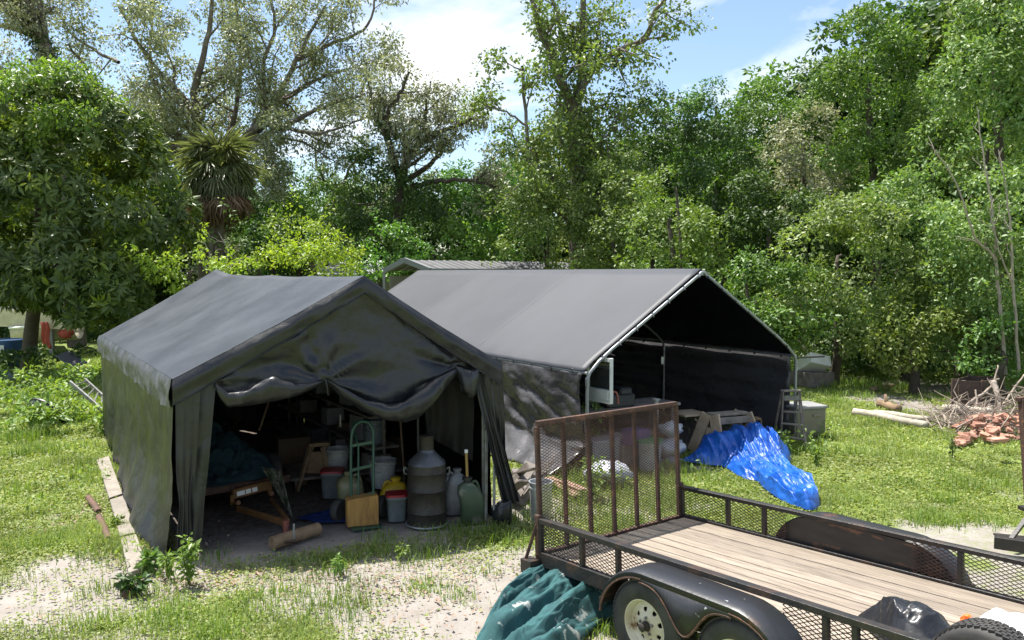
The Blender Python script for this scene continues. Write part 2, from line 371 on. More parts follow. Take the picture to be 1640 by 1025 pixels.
# side valance (worn, ragged) along the left eave, and along the right one
nL = Vector((-(tBL.y-tFL.y), (tBL.x-tFL.x), 0)).normalized()
for side, n_out in ((-1, nL), (1, -nL)):
    P = []; ns = 130
    for k in range(8):
        row = []
        for i in range(ns+1):
            s = i/ns; e = troof(s, side)
            drop = (.27 + .05*float(vnoise(s*40, 3)) + .03*float(vnoise(s*150, 9)))*k/7
            out = .012 + .05*math.sin(min(1, k/3)*math.pi/2) + (.05*float(fbm(s*36+k*.15, k*.25, 3)-.5)*min(1, k/2)*1.6) - .012*k/7
            row.append(e + n_out*out + Vector((0,0,-drop+.006)))
        P.append(row)
    mb = MB(); mb.grid(P); mb.build('side_valance', m_tarp_worn, tent, smooth=2)
# front valance: band along both rakes
P = []; nn = 80
for k in range(9):
    row = []
    for i in range(nn+1):
        t = -1 + 2*i/nn; e = troof(0, t)
        w_ = .25 if t < 0 else lerp(.2, .27, t); w_ = lerp(.19, .27, abs(t))
        f = k/8
        out = .02 + .055*math.sin(min(1, f*2.2)*math.pi/2) + .018*float(fbm(t*9+2, f*2.5, 3)-.5)*2 - .02*f
        row.append(e + nF*out + Vector((0,0,-w_*f - .004 + .012*f*float(vnoise(t*30, 4)))))
    P.append(row)
mb = MB(); mb.grid(P); mb.build('front_valance', m_tarp, tent, smooth=2)
mb = MB(); mb.tube([p + nF*.012 for p in P[-1]], .007, 5); mb.build('valance_hem', m_tarp, tent, smooth=True)
p0F = Vector((tFL.x, tFL.y, 0))
def PL(px, py, off=0.0): return PLN(px, py, p0F, nF) + nF*off
GATH = [(519, 607, 1.0), (733, 591, .8)]
def wrinkle(px, py):
    d = 0
    for gx, gy, a in GATH:
        dx, dy = px-gx, py-gy; r = math.hypot(dx, dy)+1e-6; th = math.atan2(dy, dx)
        d += a*.05*math.cos(th*7+.6*math.sin(th*3)+gx)*math.exp(-r/95)*min(1, r/9)
        d += a*.025*math.cos(th*15+1.3)*math.exp(-r/50)*min(1, r/7)
    return d
# gable panel hanging from the rake
xk = np.linspace(322, 775, 70); P = []
bot = [(322,640),(345,624),(400,634),(440,630),(480,618),(519,609),(560,630),(600,646),(640,652),(680,634),(712,606),(733,593),(775,596)]
for k in range(26):
    f = k/25; row = []
    for x in xk:
        a = (PL(x, 600)-p0F).dot((tFR-tFL).normalized())/(tFR-tFL).length
        t = (a-.55)/.55 if a < .55 else (a-.55)/.45
        top = troof(0, max(-1, min(1, t))); ytop_z = top.z-.12
        pb = PL(x, interp(bot, x)); z = lerp(ytop_z, pb.z, f)
        pxy = interp(bot, x); py = lerp(pxy-(ytop_z-pb.z)*140, pxy, f)
        off = -.03 + .05*f**2*math.sin((x-322)/453*math.pi)+wrinkle(x, py)*min(1, f*1.6) + .05*float(fbm(x*.012+3, f*2+1, 3)-.5)*2 + .014*(1-abs(2*float(vnoise((x-519)*.022+f*1.6+4, f*3.2-(x-519)*.004+2))-1))*min(1,f*3) - .05*math.exp(-((x-322)/30)**2)
        row.append(Vector((pb.x, pb.y, z)) + nF*off)
    P.append(row)
mb = MB(); mb.grid(P); mb.build('gable_panel', m_tarp, tent, smooth=2)
# rolled-up front flap: two swags tied at the gather points
def swag(name, bottom, lip, deep, n=46):
    x0, x1 = bottom[0][0], bottom[-1][0]; P = []
    prof = [(.0,1.0,.0),(.1,.55,.02),(.2,.2,.05),(.32,.03,.22),(.45,0,.45),(.58,.08,.72),(.72,.3,.92),(.86,.65,1.0),(1,1,.9),(1.06,1.04,.7)]
    for (pv, h, o) in prof:
        row = []
        for i in range(n+1):
            x = lerp(x0, x1, i/n); yb = interp(bottom, x); yl = interp(lip, x)
            e = math.sin(i/n*math.pi)**.6
            y = lerp(yb, yl, h) + (2.5*float(fbm(x*.05+7, pv*3, 3)-.5)*2*e)
            off = .03 + deep*e*o + .07*float(fbm(x*.045+pv*2.2, pv*4+2, 3)-.5)*2*e + wrinkle(x, y)*.35
            row.append(PL(x, y, off) if True else None)
        P.append(row)
    mb = MB(); mb.grid(P); return mb.build(name, m_tarp, tent, smooth=2)
swag('front_swag', [(343,618),(352,636),(364,650),(400,647),(440,640),(480,630),(505,619),(520,610)], [(343,612),(365,628),(395,622),(420,606),(437,600),(452,608),(480,612),(505,609),(520,607)], .26)
swag('front_swag', [(519,609),(545,635),(575,654),(610,668),(640,673),(662,668),(685,650),(710,620),(733,594)], [(519,605),(550,620),(580,636),(615,644),(640,640),(665,622),(690,605),(715,594),(733,588)], .32)
swag('flap_fold', [(728,596),(738,628),(752,637),(759,630),(766,600)], [(728,586),(740,592),(752,594),(760,592),(766,590)], .12, 20)
# a strap end hanging from the swag tie
mb = MB(); mb.tube([PL(519,606,.14), PL(521,616,.16), PL(523,630,.15)], .008, 5); mb.build('tie_cord', m_blacktie, tent)
# front curtains at the posts (vertical folds, tied in at knee height)
def curtain(name, top, botm, tie=None, folds=7, amp=.035, off0=.02, rows_=22, m=None, seed=0, off1=None, inside=0):
    P = []; (x0,y0),(x1,y1) = top; (u0,v0),(u1,v1) = botm; nc = folds*6
    for k in range(rows_+1):
        f = k/rows_; row = []
        for i in range(nc+1):
            a = i/nc
            X0 = lerp(x0, u0, f); X1 = lerp(x1, u1, f)
            if tie:
                pinch = math.exp(-((f-tie[0])/.12)**2)*tie[1]; c = lerp(X0, X1, tie[2]); X0 = lerp(X0, c, pinch); X1 = lerp(X1, c, pinch)
            x = lerp(X0, X1, a); y = lerp(lerp(y0, v0, f), lerp(y1, v1, f), a)
            am = amp*(.35+.65*f)
            o = lerp(off0, off1 if off1 is not None else off0, f) + am*math.sin(a*folds*2*math.pi+seed+1.2*math.sin(f*3+seed)) + am*1.5*float(fbm(a*5+seed, f*4+seed, 3)-.5)*2
            row.append(PL(x, y, o-inside))
        P.append(row)
    mb = MB(); mb.grid(P); return mb.build(name, m or m_tarp, tent, smooth=2)
curtain('corner_curtain', [(281,628),(322,612)], [(283,894),(306,886)], (.68,.35,.5), 3, .011, .03, seed=1)
curtain('corner_curtain', [(316,612),(347,600)], [(300,884),(322,882)], (.72,.1,.4), 1, .012, -.03, seed=4, off1=.03)
curtain('corner_curtain', [(772,592),(804,592)], [(796,740),(808,752)], None, 3, .02, .03, seed=2)
curtain('corner_curtain', [(756,594),(777,600)], [(800,806),(826,800)], None, 3, .03, -.02, seed=6, off1=.12)
curtain('inner_panel', [(688,585),(774,592)], [(694,706),(770,748)], None, 3, .03, -.35, seed=9, m=mat('brown_backlit_tarp', (.008,.0075,.0065), .6, (.013,.012,.01), 3, spec=.2))
# tied bundle at the foot of the right curtain
mb = MB(); c = PL(800, 822, .12); mb.rock(c, .15, 3, 14, 9, .35, (.85,.7,1.35)); mb.build('curtain_bundle', m_tarp, tent, smooth=2)
# left wall
P = []; base_px = [(0,0.06),(.12,.18),(.35,.12),(.6,.05),(1,0)]
for k in range(40):
    f = k/39; row = []
    for i in range(91):
        s = i/90; e = lerp(Vector((tFL.x,tFL.y,zFL-.03)), Vector((tBL.x,tBL.y,zBL-.03)), s)
        zb = .02 + .10*max(0, s-.35)*float(vnoise(s*9, 2))*1.5
        z = lerp(e.z, zb, f)
        flare = interp(base_px, s)*max(0, (f-.55)/.45)**1.6*2.2 + .05
        fold = .018*math.sin(s*38+2*math.sin(f*2.5))*f + .03*float(fbm(s*16+4, f*2.2+s*3, 4)-.5)*2 + .06*max(0,f-.5)*float(fbm(s*9+f*4, f*9, 3)-.5)*2
        row.append(Vector((e.x,e.y,z)) + nL*(flare*.8+fold-.03) + (tBL-tFL).normalized()*.03*float(fbm(s*8,f*5,2)-.5))
    P.append(row)
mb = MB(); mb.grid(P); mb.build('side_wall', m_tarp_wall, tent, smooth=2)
# right and back walls
for a, b, za, zb, nm in ((tFR+(tBR-tFR)*.03, tBR, zFR, zBR, 'side_wall'), (tBL, tBR, zBL, zBR, 'back_wall')):
    P = []; n_w = Vector(((b-a).y, -(b-a).x, 0)).normalized()
    for k in range(16):
        f = k/15; row = []
        for i in range(41):
            s = i/40; top = lerp(za, zb, s)
            if nm == 'back_wall': top = troof(1, (s-.5)*2).z + .02
            q_ = lerp(a, b, s); tp_ = Vector((q_.x, q_.y, top-.02))
            if nm == 'back_wall': tp_ = troof(1, (s-.5)*2)
            row.append(lerp(tp_, Vector((q_.x, q_.y, -.06)), f) + n_w*.05*float(fbm(s*12+9, f*3, 3)-.5)*2*min(1, f*6))
        P.append(row)
    mb = MB()
    if nm == 'back_wall':     # a torn slit lets daylight in
        n = 41; vs = [q for r_ in P for q in r_]; fs = []
        for i in range(15):
            for j in range(40):
                if j in (23,) and 4 <= i <= 8: continue
                fs.append((i*n+j, i*n+j+1, (i+1)*n+j+1, (i+1)*n+j))
        mb.add(vs, fs)
    else: mb.grid(P)
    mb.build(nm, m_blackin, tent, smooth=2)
# tent poles
def pole(par, a, b, r=.021, m=None, nm='pole'): 
    x = MB(); x.tube([a, b], r, 10); return x.build(nm, m or m_pipe_dull, par, smooth=True)
exF = (tFR-tFL).normalized(); axT = (tBL-tFL).normalized()
for s in (0.012, .25, .5, .75, .985):
    for (A, B, zz) in ((tFL, tBL, lerp(zFL, zBL, s)), (tFR, tBR, lerp(zFR, zBR, s))):
        q = lerp(A, B, s); ins = exF*.14 if A is tFL else -exF*.17
        pole(tent, q+ins, q+ins+Vector((0,0,zz-.03)))
    k = lerp(RF, RB, s); l_e = lerp(Vector((tFL.x,tFL.y,zFL)), Vector((tBL.x,tBL.y,zBL)), s)+exF*.14; r_e = lerp(Vector((tFR.x,tFR.y,zFR)), Vector((tBR.x,tBR.y,zBR)), s)-exF*.17
    dn = Vector((0,0,-.12)); pole(tent, l_e+dn*.3, k+dn*1.3, nm='rafter'); pole(tent, r_e+dn*.3, k+dn*1.3, nm='rafter')
mb = MB(); mb.tube([PL(776,832,.05), PL(781,690,-.05)], .02, 8); mb.build('pole', m_pipe_dull, tent, smooth=True)
mb = MB(); mb.tube([PL(787,822,.10), PL(790,745,.04)], .017, 8); mb.build('pole', m_pipe, tent, smooth=True)

# ================================================================== GREY CANOPY
ZE, ZR = 1.56, 3.03
can = thing('canopy_shelter', 'grey tarpaulin canopy on pipe frame with open gable front behind the trailer', 'canopy', (cFL+cBR)/2)
cMID = (cFL+cFR)/2; up = Vector((0,0,1)); cX = (cFR-cFL).normalized()
def croof(s, t, lift=0):
    E = (cFL if t < 0 else cFR) + cAX*s + up*ZE; K = cMID + cAX*s + up*ZR; u = abs(t)
    p = lerp(K, E, u)
    bay = abs(math.sin(s/cL*math.pi*3))
    return p + up*(-.055*bay*max(0, math.sin(u*math.pi))**.7 - .012*abs(math.sin(s*math.pi/.55))*max(0,u-.8)*5*0.6 + lift + .008*float(fbm(s*1.3, t*4+3, 3)-.5))
tsr = [-1.0]+[-.985+.0821*k for k in range(12)]+[0]+[.0821+.0821*k for k in range(12)]
tsr = sorted(set([round(t,4) for t in tsr if -.99 <= t <= .99]+[-1.012,-.96,.96,1.012]))
P = []
for i in range(70):
    s = .05 + (cL-.05)*i/69
    P.append([croof(s, t, .035*min(1, (1-abs(t))/.06)+.004) for t in tsr])
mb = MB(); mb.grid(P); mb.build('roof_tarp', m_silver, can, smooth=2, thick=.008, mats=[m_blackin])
for s0, s1, t0, t1 in ((3.4,3.4,-.95,0), (7.1,7.1,-.95,0)):
    mb = MB(); q = []
    for i in range(41):
        a = i/40; s = lerp(s0, s1, a); t = lerp(t0, t1, a); dv = (cAX*.007 if t0 != t1 else (cX*.007-up*.006)); p = croof(s, t, .0448); q.append((p-dv, p+dv))
    mb.grid([[a for a, b in q], [a*.5+b*.5+up*.0025 for a, b in q], [b for a, b in q]]); mb.build('roof_seam', m_silver, can)
PR = .025
def cpipe(nm, pts, r=PR, m=None, n=10):
    x = MB(); x.tube(pts, r, n); return x.build(nm, m or m_pipe, can, smooth=True)
for s in (0, 3.4, 7.0, cL):
    for t, A in ((-1, cFL), (1, cFR)):
        foot = A + cAX*s; e = foot + up*(ZE-.14); top = cMID + cAX*s + up*(ZR-.01)
        cpipe('post', [foot, foot+up*.75, e])
        rk = [e]
        for a in (0, .03, .07): rk.append(lerp(foot+up*(ZE-.02), top, a+.02) + (up*(-.05*(1-a/.07))))
        rk += [lerp(foot+up*ZE, top, a) for a in (.2, .5, .8, .94)] + [lerp(foot+up*ZE, top, .985)-up*.012]
        cpipe('rafter', rk)
        mbx = MB(); mbx.tube([e-up*.1, e+up*.02], PR*1.25, 10); mbx.build('pipe_collar', m_pipe, can, smooth=True)
    mbx = MB(); k = cMID + cAX*s + up*(ZR-.02); mbx.tube([k-cX*.12-up*.08, k-cX*.04-up*.008, k, k+cX*.04-up*.008, k+cX*.12-up*.08], PR*1.15, 10); mbx.build('ridge_fitting', m_pipe, can, smooth=True)
cpipe('eave_rail', [cFL+up*(ZE-.05)-cX*.0, cBL+up*(ZE-.05)], PR)
cpipe('eave_rail', [cFR+up*(ZE-.05), cBR+up*(ZE-.05)], PR)
cpipe('ridge_pipe', [cMID+up*(ZR-.05), cMID+cAX*cL+up*(ZR-.05)], PR)
# bungee loops with balls round the rails and rafters
def bungee(p, d=(0,0,1)):
    x = MB(); d = Vector(d); x.rock(p+d*.05, .019, 1, 8, 5, .05); x.tube([p-d*.05, p+d*.05], .005, 5)
    x.lathe([(PR+.003,-.008),(PR+.010,0),(PR+.003,.008)], p, 8, rot=Vector((0,0,1)).rotation_difference(cAX).to_matrix(), caps=False)
    return x.build('bungee', m_white_ball, can, smooth=True)
for s in np.arange(.35, 6.2, .55): bungee(cFL+cAX*float(s)+up*(ZE-.05), nL*.2+up*.5*random.choice((-1,1)))
for s in np.arange(.3, 9, .62): bungee(cFR+cAX*float(s)+up*(ZE-.05), -cX*.7-up*.6)
for a in np.arange(.12, .97, .14):
    for A in (cFL, cFR): bungee(lerp(A+up*ZE, cMID+up*ZR, float(a)), -cAX*.5-up*.7)
# left wall (grey outside, black inside), strongly creased, running out on the ground
P = []; nLc = -cX
for k in range(46):
    f = k/45; row = []
    for i in range(121):
        s = .10 + (9.8)*i/120; z = lerp(ZE-.06, .0, f)
        out = .02 + max(0, (f-.72)/.28)**1.5*.75*(.4+float(vnoise(s*.8, 5))) 
        d = s*.9 + f*1.0
        cre = .10*(float(fbm((s*.55-f*1.05)*2.0+5, (s*.5+f*1.6)*5.5, 3))-.5)*2*min(1, f*5)
        cre += .07*(abs(float(vnoise((s-f)*2.3+11, (s*.6+f*1.4)*7))-.5))*min(1, f*4)
        pull = .04*math.cos(math.atan2(f-.75, s+.05)*14)*math.exp(-math.hypot(s, (f-.75)*1.2)*1.6)
        row.append(cFL + cAX*(s+.06*math.sin(f*7)) + up*max(.015, z + (.04*float(vnoise(s*2, f*6)) if f > .75 else 0)) + nLc*(out+cre+pull))
    P.append(row)
mb = MB(); mb.grid(P); mb.build('side_wall', m_silver_wall, can, smooth=2, thick=.006, mats=[m_blackin])
# right wall (black inside) with sagging horizontal folds
P = []
for k in range(50):
    f = k/49; row = []
    for i in range(101):
        s = .16 + (cL-.3)*i/100; z = lerp(ZE+.0, -.03, f)
        sag = .035*math.sin((z*8.2+.35*math.sin(s*.9)+.3*s*.25)*2.0+1.2*float(fbm(s*.6, z*2, 2)))*(1-.4*f) + .08*float(fbm(s*.7+3, z*3.4, 4)-.5)*2
        cr2 = .06*(float(fbm(s*3.1, z*3.3+9, 3))-.5)*max(0, 1-abs(s-1)/1.3)*max(0, f-.35)*3
        row.append(cFR + cAX*(s) + cX*(.05) + up*z + cX*((sag+cr2)*min(1, .25+(s-.16)/1.2)))
    P.append(row)
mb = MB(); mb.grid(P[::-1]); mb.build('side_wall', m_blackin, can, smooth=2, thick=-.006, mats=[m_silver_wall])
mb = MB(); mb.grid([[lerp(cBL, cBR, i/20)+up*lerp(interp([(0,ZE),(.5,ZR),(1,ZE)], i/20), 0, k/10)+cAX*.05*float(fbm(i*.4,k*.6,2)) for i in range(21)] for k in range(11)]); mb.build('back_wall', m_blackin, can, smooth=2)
# strap plate on the middle right post
q = cFR + cAX*3.4 - cX*.05; mb = MB(); mb.box(q+up*1.12, (.05,.05,.16)); mb.build('post_bracket', m_alu, can)

# ================================================================== METAL CARPORT AND FAR SHED
m_metal_roof = mat('grey_metal_roof', (.10,.10,.105), .65, (.065,.065,.068), 1.2, metal=.0, c3=(.05,.05,.05), s3=2.2, stretch=(1,1,1))
m_metal_trim = mat('metal_trim', (.22,.23,.24), .5, metal=.2)
m_siding = mat('tan_siding', (.22,.205,.17), .7, (.17,.155,.13), 3)
cp = thing('metal_carport', 'grey metal carport roof showing behind the canopy ridge', 'carport', D(700, 520, 27))
e0, k0, e1 = D(615, 434, 26.3), D(648, 416.5, 26.0), D(689, 433, 25.4)
run = D(905, 423, 31) - D(648, 416.5, 26.0); run.z = 0
for (a, b) in ((e0, k0), (k0, e1)):
    nr = 24
    for i in range(nr):
        u0, u1 = i/nr, (i+.985)/nr; x = MB()
        prof = []
        for uu, h in ((u0,0),(lerp(u0,u1,.1),.018),(lerp(u0,u1,.2),.018),(lerp(u0,u1,.3),0),(u1,0)): prof.append((uu,h))
        x.grid([[a+run*uu+up*h for uu, h in prof], [b+run*uu+up*h for uu, h in prof]]); x.build('roof_panel', m_metal_roof, cp)
x = MB(); x.bar(e0, k0, .12, .16); x.build('rake_trim', m_metal_trim, cp)
x = MB(); x.bar(k0, e1, .12, .16); x.build('rake_trim', m_metal_trim, cp)
x = MB(); x.bar(e1, e1+run, .06, .12); x.build('eave_trim', m_metal_trim, cp)
for q in (e0, e1, e0+run, e1+run, e0+run*.5, e1+run*.5):
    x = MB(); x.bar(Vector((q.x,q.y,0)), q-up*.05, .08, .08); x.build('post', m_metal_trim, cp)
for i in range(7):
    z0 = 2.9 - i*.42; x = MB(); a = Vector((lerp(e0.x,e1.x,.04), lerp(e0.y,e1.y,.04), 0)) + run*.02; b = Vector((e0.x, e0.y, 0)) + run*.98
    x.box((0,0,0), (.001,.001,.001)); x = MB(); x.bar(a+up*(z0-.2), b+up*(z0-.2), .03, .40); x.build('siding_board', m_siding, cp)
x = MB(); a = Vector((e0.x,e0.y,0))+run*.98; b = Vector((e1.x,e1.y,0))+run*.98; x.add([a, b, Vector((b.x,b.y,e1.z)), Vector((k0.x,k0.y,k0.z))+run*.98, Vector((a.x,a.y,e0.z))], [(0,1,2,3,4)]); x.build('end_panel', m_siding, cp)
sh = thing('storage_shed', 'pale grey shed roof half hidden behind the small bright green tree', 'shed', D(560, 520, 36))
a, b, c, d = D(505, 419, 39), D(612, 418, 39), D(618, 440, 35), D(500, 441, 35)
for i in range(10):
    x = MB(); u0, u1 = i/10, (i+.97)/10; x.grid([[lerp(a,b,u0), lerp(a,b,u1)], [lerp(d,c,u0), lerp(d,c,u1)]]); x.build('roof_panel', mat('pale_metal', (.36,.37,.38), .6, (.25,.25,.25), 2) if i == 0 else bpy.data.materials['pale_metal'], sh, thick=.03)
x = MB(); mid = (c+d)/2; x.box((mid.x, mid.y+2, (mid.z-.1)/2), ((c-d).length*.92, 3.2, mid.z-.15)); x.build('wall', m_siding, sh)

# ================================================================== UTILITY TRAILER
yaw, pit = -.922, .041
U = Vector((math.cos(yaw)*math.cos(pit), math.sin(yaw)*math.cos(pit), math.sin(pit))); Vv = Vector((-math.sin(yaw), math.cos(yaw), 0)); Wv = U.cross(Vv)
TM = Matrix(((U.x,Vv.x,Wv.x,.271),(U.y,Vv.y,Wv.y,7.334),(U.z,Vv.z,Wv.z,.422),(0,0,0,1)))
TI = TM.inverted()
TW, TL, TH = 1.94, 4.88, .324
def TP(px, py, v=None, w_=None):
    """pixel -> trailer-local point on the plane v = const or w = const"""
    o = TI @ Vector((0,0,CAMZ)); r = (TI.to_3x3() @ ray(px, py))
    k = 1 if v is not None else 2; t = ((v if v is not None else w_) - o[k]) / r[k]
    return o + r*t
m_iron = mat('black_rusty_iron', (.016,.015,.015), .48, (.035,.028,.024), 7, c3=(.085,.040,.022), s3=3.5, lo3=.55, hi3=.72, bump=.2, bscale=40)
m_rust = mat('brown_rusted_iron', (.085,.042,.028), .75, (.045,.025,.018), 9, c3=(.15,.07,.038), s3=14, bump=.3, bscale=60)
m_fender = mat('worn_black_fender_paint', (.022,.023,.027), .42, (.42,.42,.42), 17, lo=.685, hi=.70, c3=(.13,.055,.03), s3=2.6, lo3=.60, hi3=.68, bump=.12, bscale=30)
m_panel = mat('scraped_black_plate', (.016,.015,.015), .45, (.035,.03,.026), 6, c3=(.15,.07,.038), s3=5.0, lo3=.60, hi3=.66, stretch=(.5,1,2.2))
m_deck = mat('weathered_deck_wood', (.34,.285,.225), .88, (.20,.16,.125), 4, lo=.36, hi=.70, c3=(.13,.10,.08), s3=5, lo3=.60, hi3=.72, stretch=(.55,8,8), bump=.5, bscale=20, rnd=.2)
m_tyre = mat('tyre_rubber', (.026,.025,.025), .7, (.06,.056,.05), 5, bump=.1, bscale=60)
m_rim = mat('cream_wheel_paint', (.62,.57,.46), .5, (.48,.40,.29), 5, c3=(.22,.12,.06), s3=9, lo3=.62, hi3=.7)
m_red = mat('red_lens', (.45,.015,.018), .2, spec=.6)
tr = thing('utility_trailer', 'black flatbed utility trailer with plank deck, mesh rails and raised rusty mesh ramp', 'trailer', M=TM)
def tb(nm, m, par=None, **k): pass
npl = 13; pw = (TW-.06)/npl
for i in range(npl):
    x = MB(); v = .03 + pw*(i+.5); x.box((TL/2+.02, v, -.02+random.uniform(-.003,.003)), (TL-.06, pw-.013, .04)); x.build('plank', m_deck, tr, world=False, bevel=.004)
def iron(nm, a, b, w_, h, m=m_iron, par=None):
    x = MB(); x.bar(a, b, w_, h); return x.build(nm, m, par or tr, world=False, bevel=.004)
for v, s in ((0,-1), (TW,1)):
    iron('bottom_rail', (-.02, v, -.045), (TL+.02, v, -.045), .05, .13)
    x = MB(); x.bar((-.03, v, TH-.022), (TL+.03, v, TH-.022), .05, .045); x.bar((-.03, v-s*.030, TH-.004), (TL+.03, v-s*.030, TH-.004), .035, .006); x.build('top_rail', m_iron, tr, world=False, bevel=.004)
un = [0.0, TP(932,855,v=0).x, TP(990,882,v=0).x, TP(1323,990,v=0).x, TP(1371,1016,v=0).x, 4.05, TL]
uf = [0.0, TP(1166,800,v=TW).x, TP(1224,818,v=TW).x, TP(1539,905,v=TW).x, 3.45, 4.1, TL]
for v, us in ((0, un), (TW, uf)):
    for u in us: iron('rail_post', (u, v, .02), (u, v, TH-.045), .045, .04)
def expanded(x, O, A, B, la, lb, pa=.062, pb=.030, w_=.0052, d=.004, mask=None):
    """expanded metal: diamond lattice of thin strands on the panel O + a*A + b*B"""
    Nn = A.cross(B).normalized(); sl = pb/pa
    k0 = -int(lb/sl/pa)-1
    for sgn in (1, -1):
        for k in range(k0, int(la/pa)+1-k0+1):
            a0 = k*pa
            pts = []
            b_lo, b_hi = 0.0, lb
            # strand a = a0 + sgn*b/sl ; clip to 0..la
            if sgn > 0: b_lo = max(0, -a0*sl); b_hi = min(lb, (la-a0)*sl)
            else: b_lo = max(0, (a0-la)*sl); b_hi = min(lb, a0*sl)
            if b_hi - b_lo < .004: continue
            p = O + A*(a0+sgn*b_lo/sl) + B*b_lo; q = O + A*(a0+sgn*b_hi/sl) + B*b_hi
            if mask is None: x.bar(p + Nn*.001*sgn, q + Nn*.001*sgn, w_, d, up=Nn)
            else:
                m_ = 14; seg = None
                for j in range(m_):
                    pa_, pb_ = lerp(p,q,j/m_), lerp(p,q,(j+1)/m_)
                    if mask((pa_+pb_)/2): x.bar(pa_ + Nn*.001*sgn, pb_ + Nn*.001*sgn, w_, d, up=Nn)
u_f0, u_f1 = 1.03, 2.78
for v, a, b in ((0, .02, 1.30), (0, 2.55, TL-.02), (TW, .02, 1.27), (TW, 2.45, TL-.02)):
    x = MB(); expanded(x, Vector((a, v+(.012 if v == 0 else -.012), .015)), Vector((1,0,0)), Vector((0,0,1)), b-a, TH-.06); x.build('side_mesh', m_rust if v else m_iron, tr, world=False)
# tailgate ramp standing upright at the rear
GH = 1.21; GO = Vector((-.03, .02, -.02)); GA = Vector((0,1,0)); GB = Vector((-.016,0,1)).normalized(); GW = TW-.04
x = MB()
x.bar(GO, GO+GA*GW, .05, .05)
gate = x.build('tailgate', m_rust, tr, world=False, bevel=.003)
x = MB(); x.bar(GO+GB*GH, GO+GA*GW+GB*GH, .05, .05); x.build('gate_top_bar', m_rust, gate, world=False, bevel=.003)
for i in range(7):
    a = GW*i/6; x = MB(); x.bar(GO+GA*a+GB*.027, GO+GA*a+GB*(GH-.027), .045 if i in (0,6) else .038, .035); x.build('gate_bar', m_rust, gate, world=False, bevel=.003)
x = MB(); expanded(x, GO+Vector((.028,0,.02)), GA, GB, GW, GH-.03, .058, .028, .0046); x.build('gate_mesh', m_rust, gate, world=False)
x = MB(); x.tube([GO+Vector((0,-.06,0)), GO+GA*(GW+.06)], .014, 8); x.build('hinge_rod', m_rust, gate, world=False)
# rear corner posts, braces and tail-light boxes
for v, s in ((0,-1),(TW,1)):
    iron('corner_post', (-.03, v, -.12), (-.03, v, TH+.03), .06, .055, m_rust)
    iron('corner_brace', (-.035, v+s*.02, TH-.06), (-.10, v+s*.11, -.06), .02, .03, m_rust)
    x = MB(); x.box((-.06, v+s*.085, -.11), (.15, .12, .13)); bx_ = x.build('light_box', m_iron, tr, world=False, bevel=.004)
    x = MB(); x.box((-.138, v+s*.085, -.11), (.012, .085, .085)); x.build('tail_light', m_red, bx_, world=False, bevel=.006)
iron('rear_beam', (-.02, .03, -.09), (-.02, TW-.03, -.09), .05, .11)
iron('front_beam', (TL, .03, -.09), (TL, TW-.03, -.09), .05, .11)
for u in np.arange(.6, 4.8, .6): iron('cross_member', (float(u), .03, -.085), (float(u), TW-.03, -.085), .04, .08)
for v in (.55, TW-.55): iron('tongue_beam', (TL, v, -.10), (TL+1.25, TW/2+(.06 if v > 1 else -.06), -.10), .06, .10)
# fenders
hz = lambda u: .345 - .422 - pit*u              # axle height in the trailer frame
h1, h2 = 1.53, 2.37
def fender(v0, v1, nm='fender'):
    top = []
    zt = .285; rr = .47
    for k in range(9):
        a = math.pi + R(-8) - (math.pi/2+R(-8))*k/8; top.append((h1 + .02 + rr*math.cos(a)*.98, hz(h1)+.0 + (zt-hz(h1))*math.sin(a)))
    for k in range(9):
        a = math.pi/2 - (math.pi/2+R(-8))*k/8; top.append((h2 - .02 + rr*math.cos(a)*.98, hz(h2) + (zt-.02-hz(h2))*math.sin(a)))
    x = MB(); P = [[Vector((u, v0, z)) for u, z in top], [Vector((u, lerp(v0,v1,.93), z)) for u, z in top], [Vector((u, v1, z-.012)) for u, z in top], [Vector((u, v1, z-.05)) for u, z in top]]
    x.grid(P)
    fd = x.build(nm, m_fender, tr, world=False, smooth=True, thick=.006)
    # outer skirt: plate that dips between the two wheels
    lo = []
    for u, z in top: lo.append([u, z-.05])
    umid = (h1+h2)/2
    up_, dn_ = [], []
    for k in range(25):
        u = lerp(h1, h2, k/24); z = interp([(a_, b_) for a_, b_ in top], u) - .04
        g = math.exp(-((u-umid)/.17)**2); up_.append(Vector((u, v1, z))); dn_.append(Vector((u, v1, z-.035-.27*g)))
    y = MB(); y.grid([up_, dn_]); y.build('skirt', m_fender, fd, world=False, smooth=True, thick=.005)
    y = MB(); y.tube([Vector((u, v1, z-.05)) for u, z in top[:9]], .010, 6); y.tube(dn_, .010, 6); y.tube([Vector((u, v1, z-.05)) for u, z in top[9:]], .010, 6); y.build('rolled_edge', m_rust, fd, world=False, smooth=True)
    for u, z in (top[0], top[-1]):
        y = MB(); y.bar((u, v0, z+.03), (u, v1, z+.03), .02, .05); y.build('fender_bracket', m_iron, fd, world=False)
    return fd, top
fn, ftop = fender(-.03, -.30)
ff, _ = fender(TW+.03, TW+.30)
# inner wheel-well plates above the deck (near and far)
for v in (-.028, TW+.028):
    poly = [(u, z-.01) for u, z in ftop if z > -.02] ; poly = [(poly[0][0]-.05, -.02)] + poly + [(poly[-1][0]+.05, -.02)]
    x = MB(); n = len(poly); x.add([(u, v-.004, z) for u, z in poly]+[(u, v+.004, z) for u, z in poly], [tuple(range(n)), tuple(range(2*n-1, n-1, -1))]+[(i,(i+1)%n,n+(i+1)%n,n+i) for i in range(n)]); x.build('wheel_well_plate', m_panel, tr, world=False)
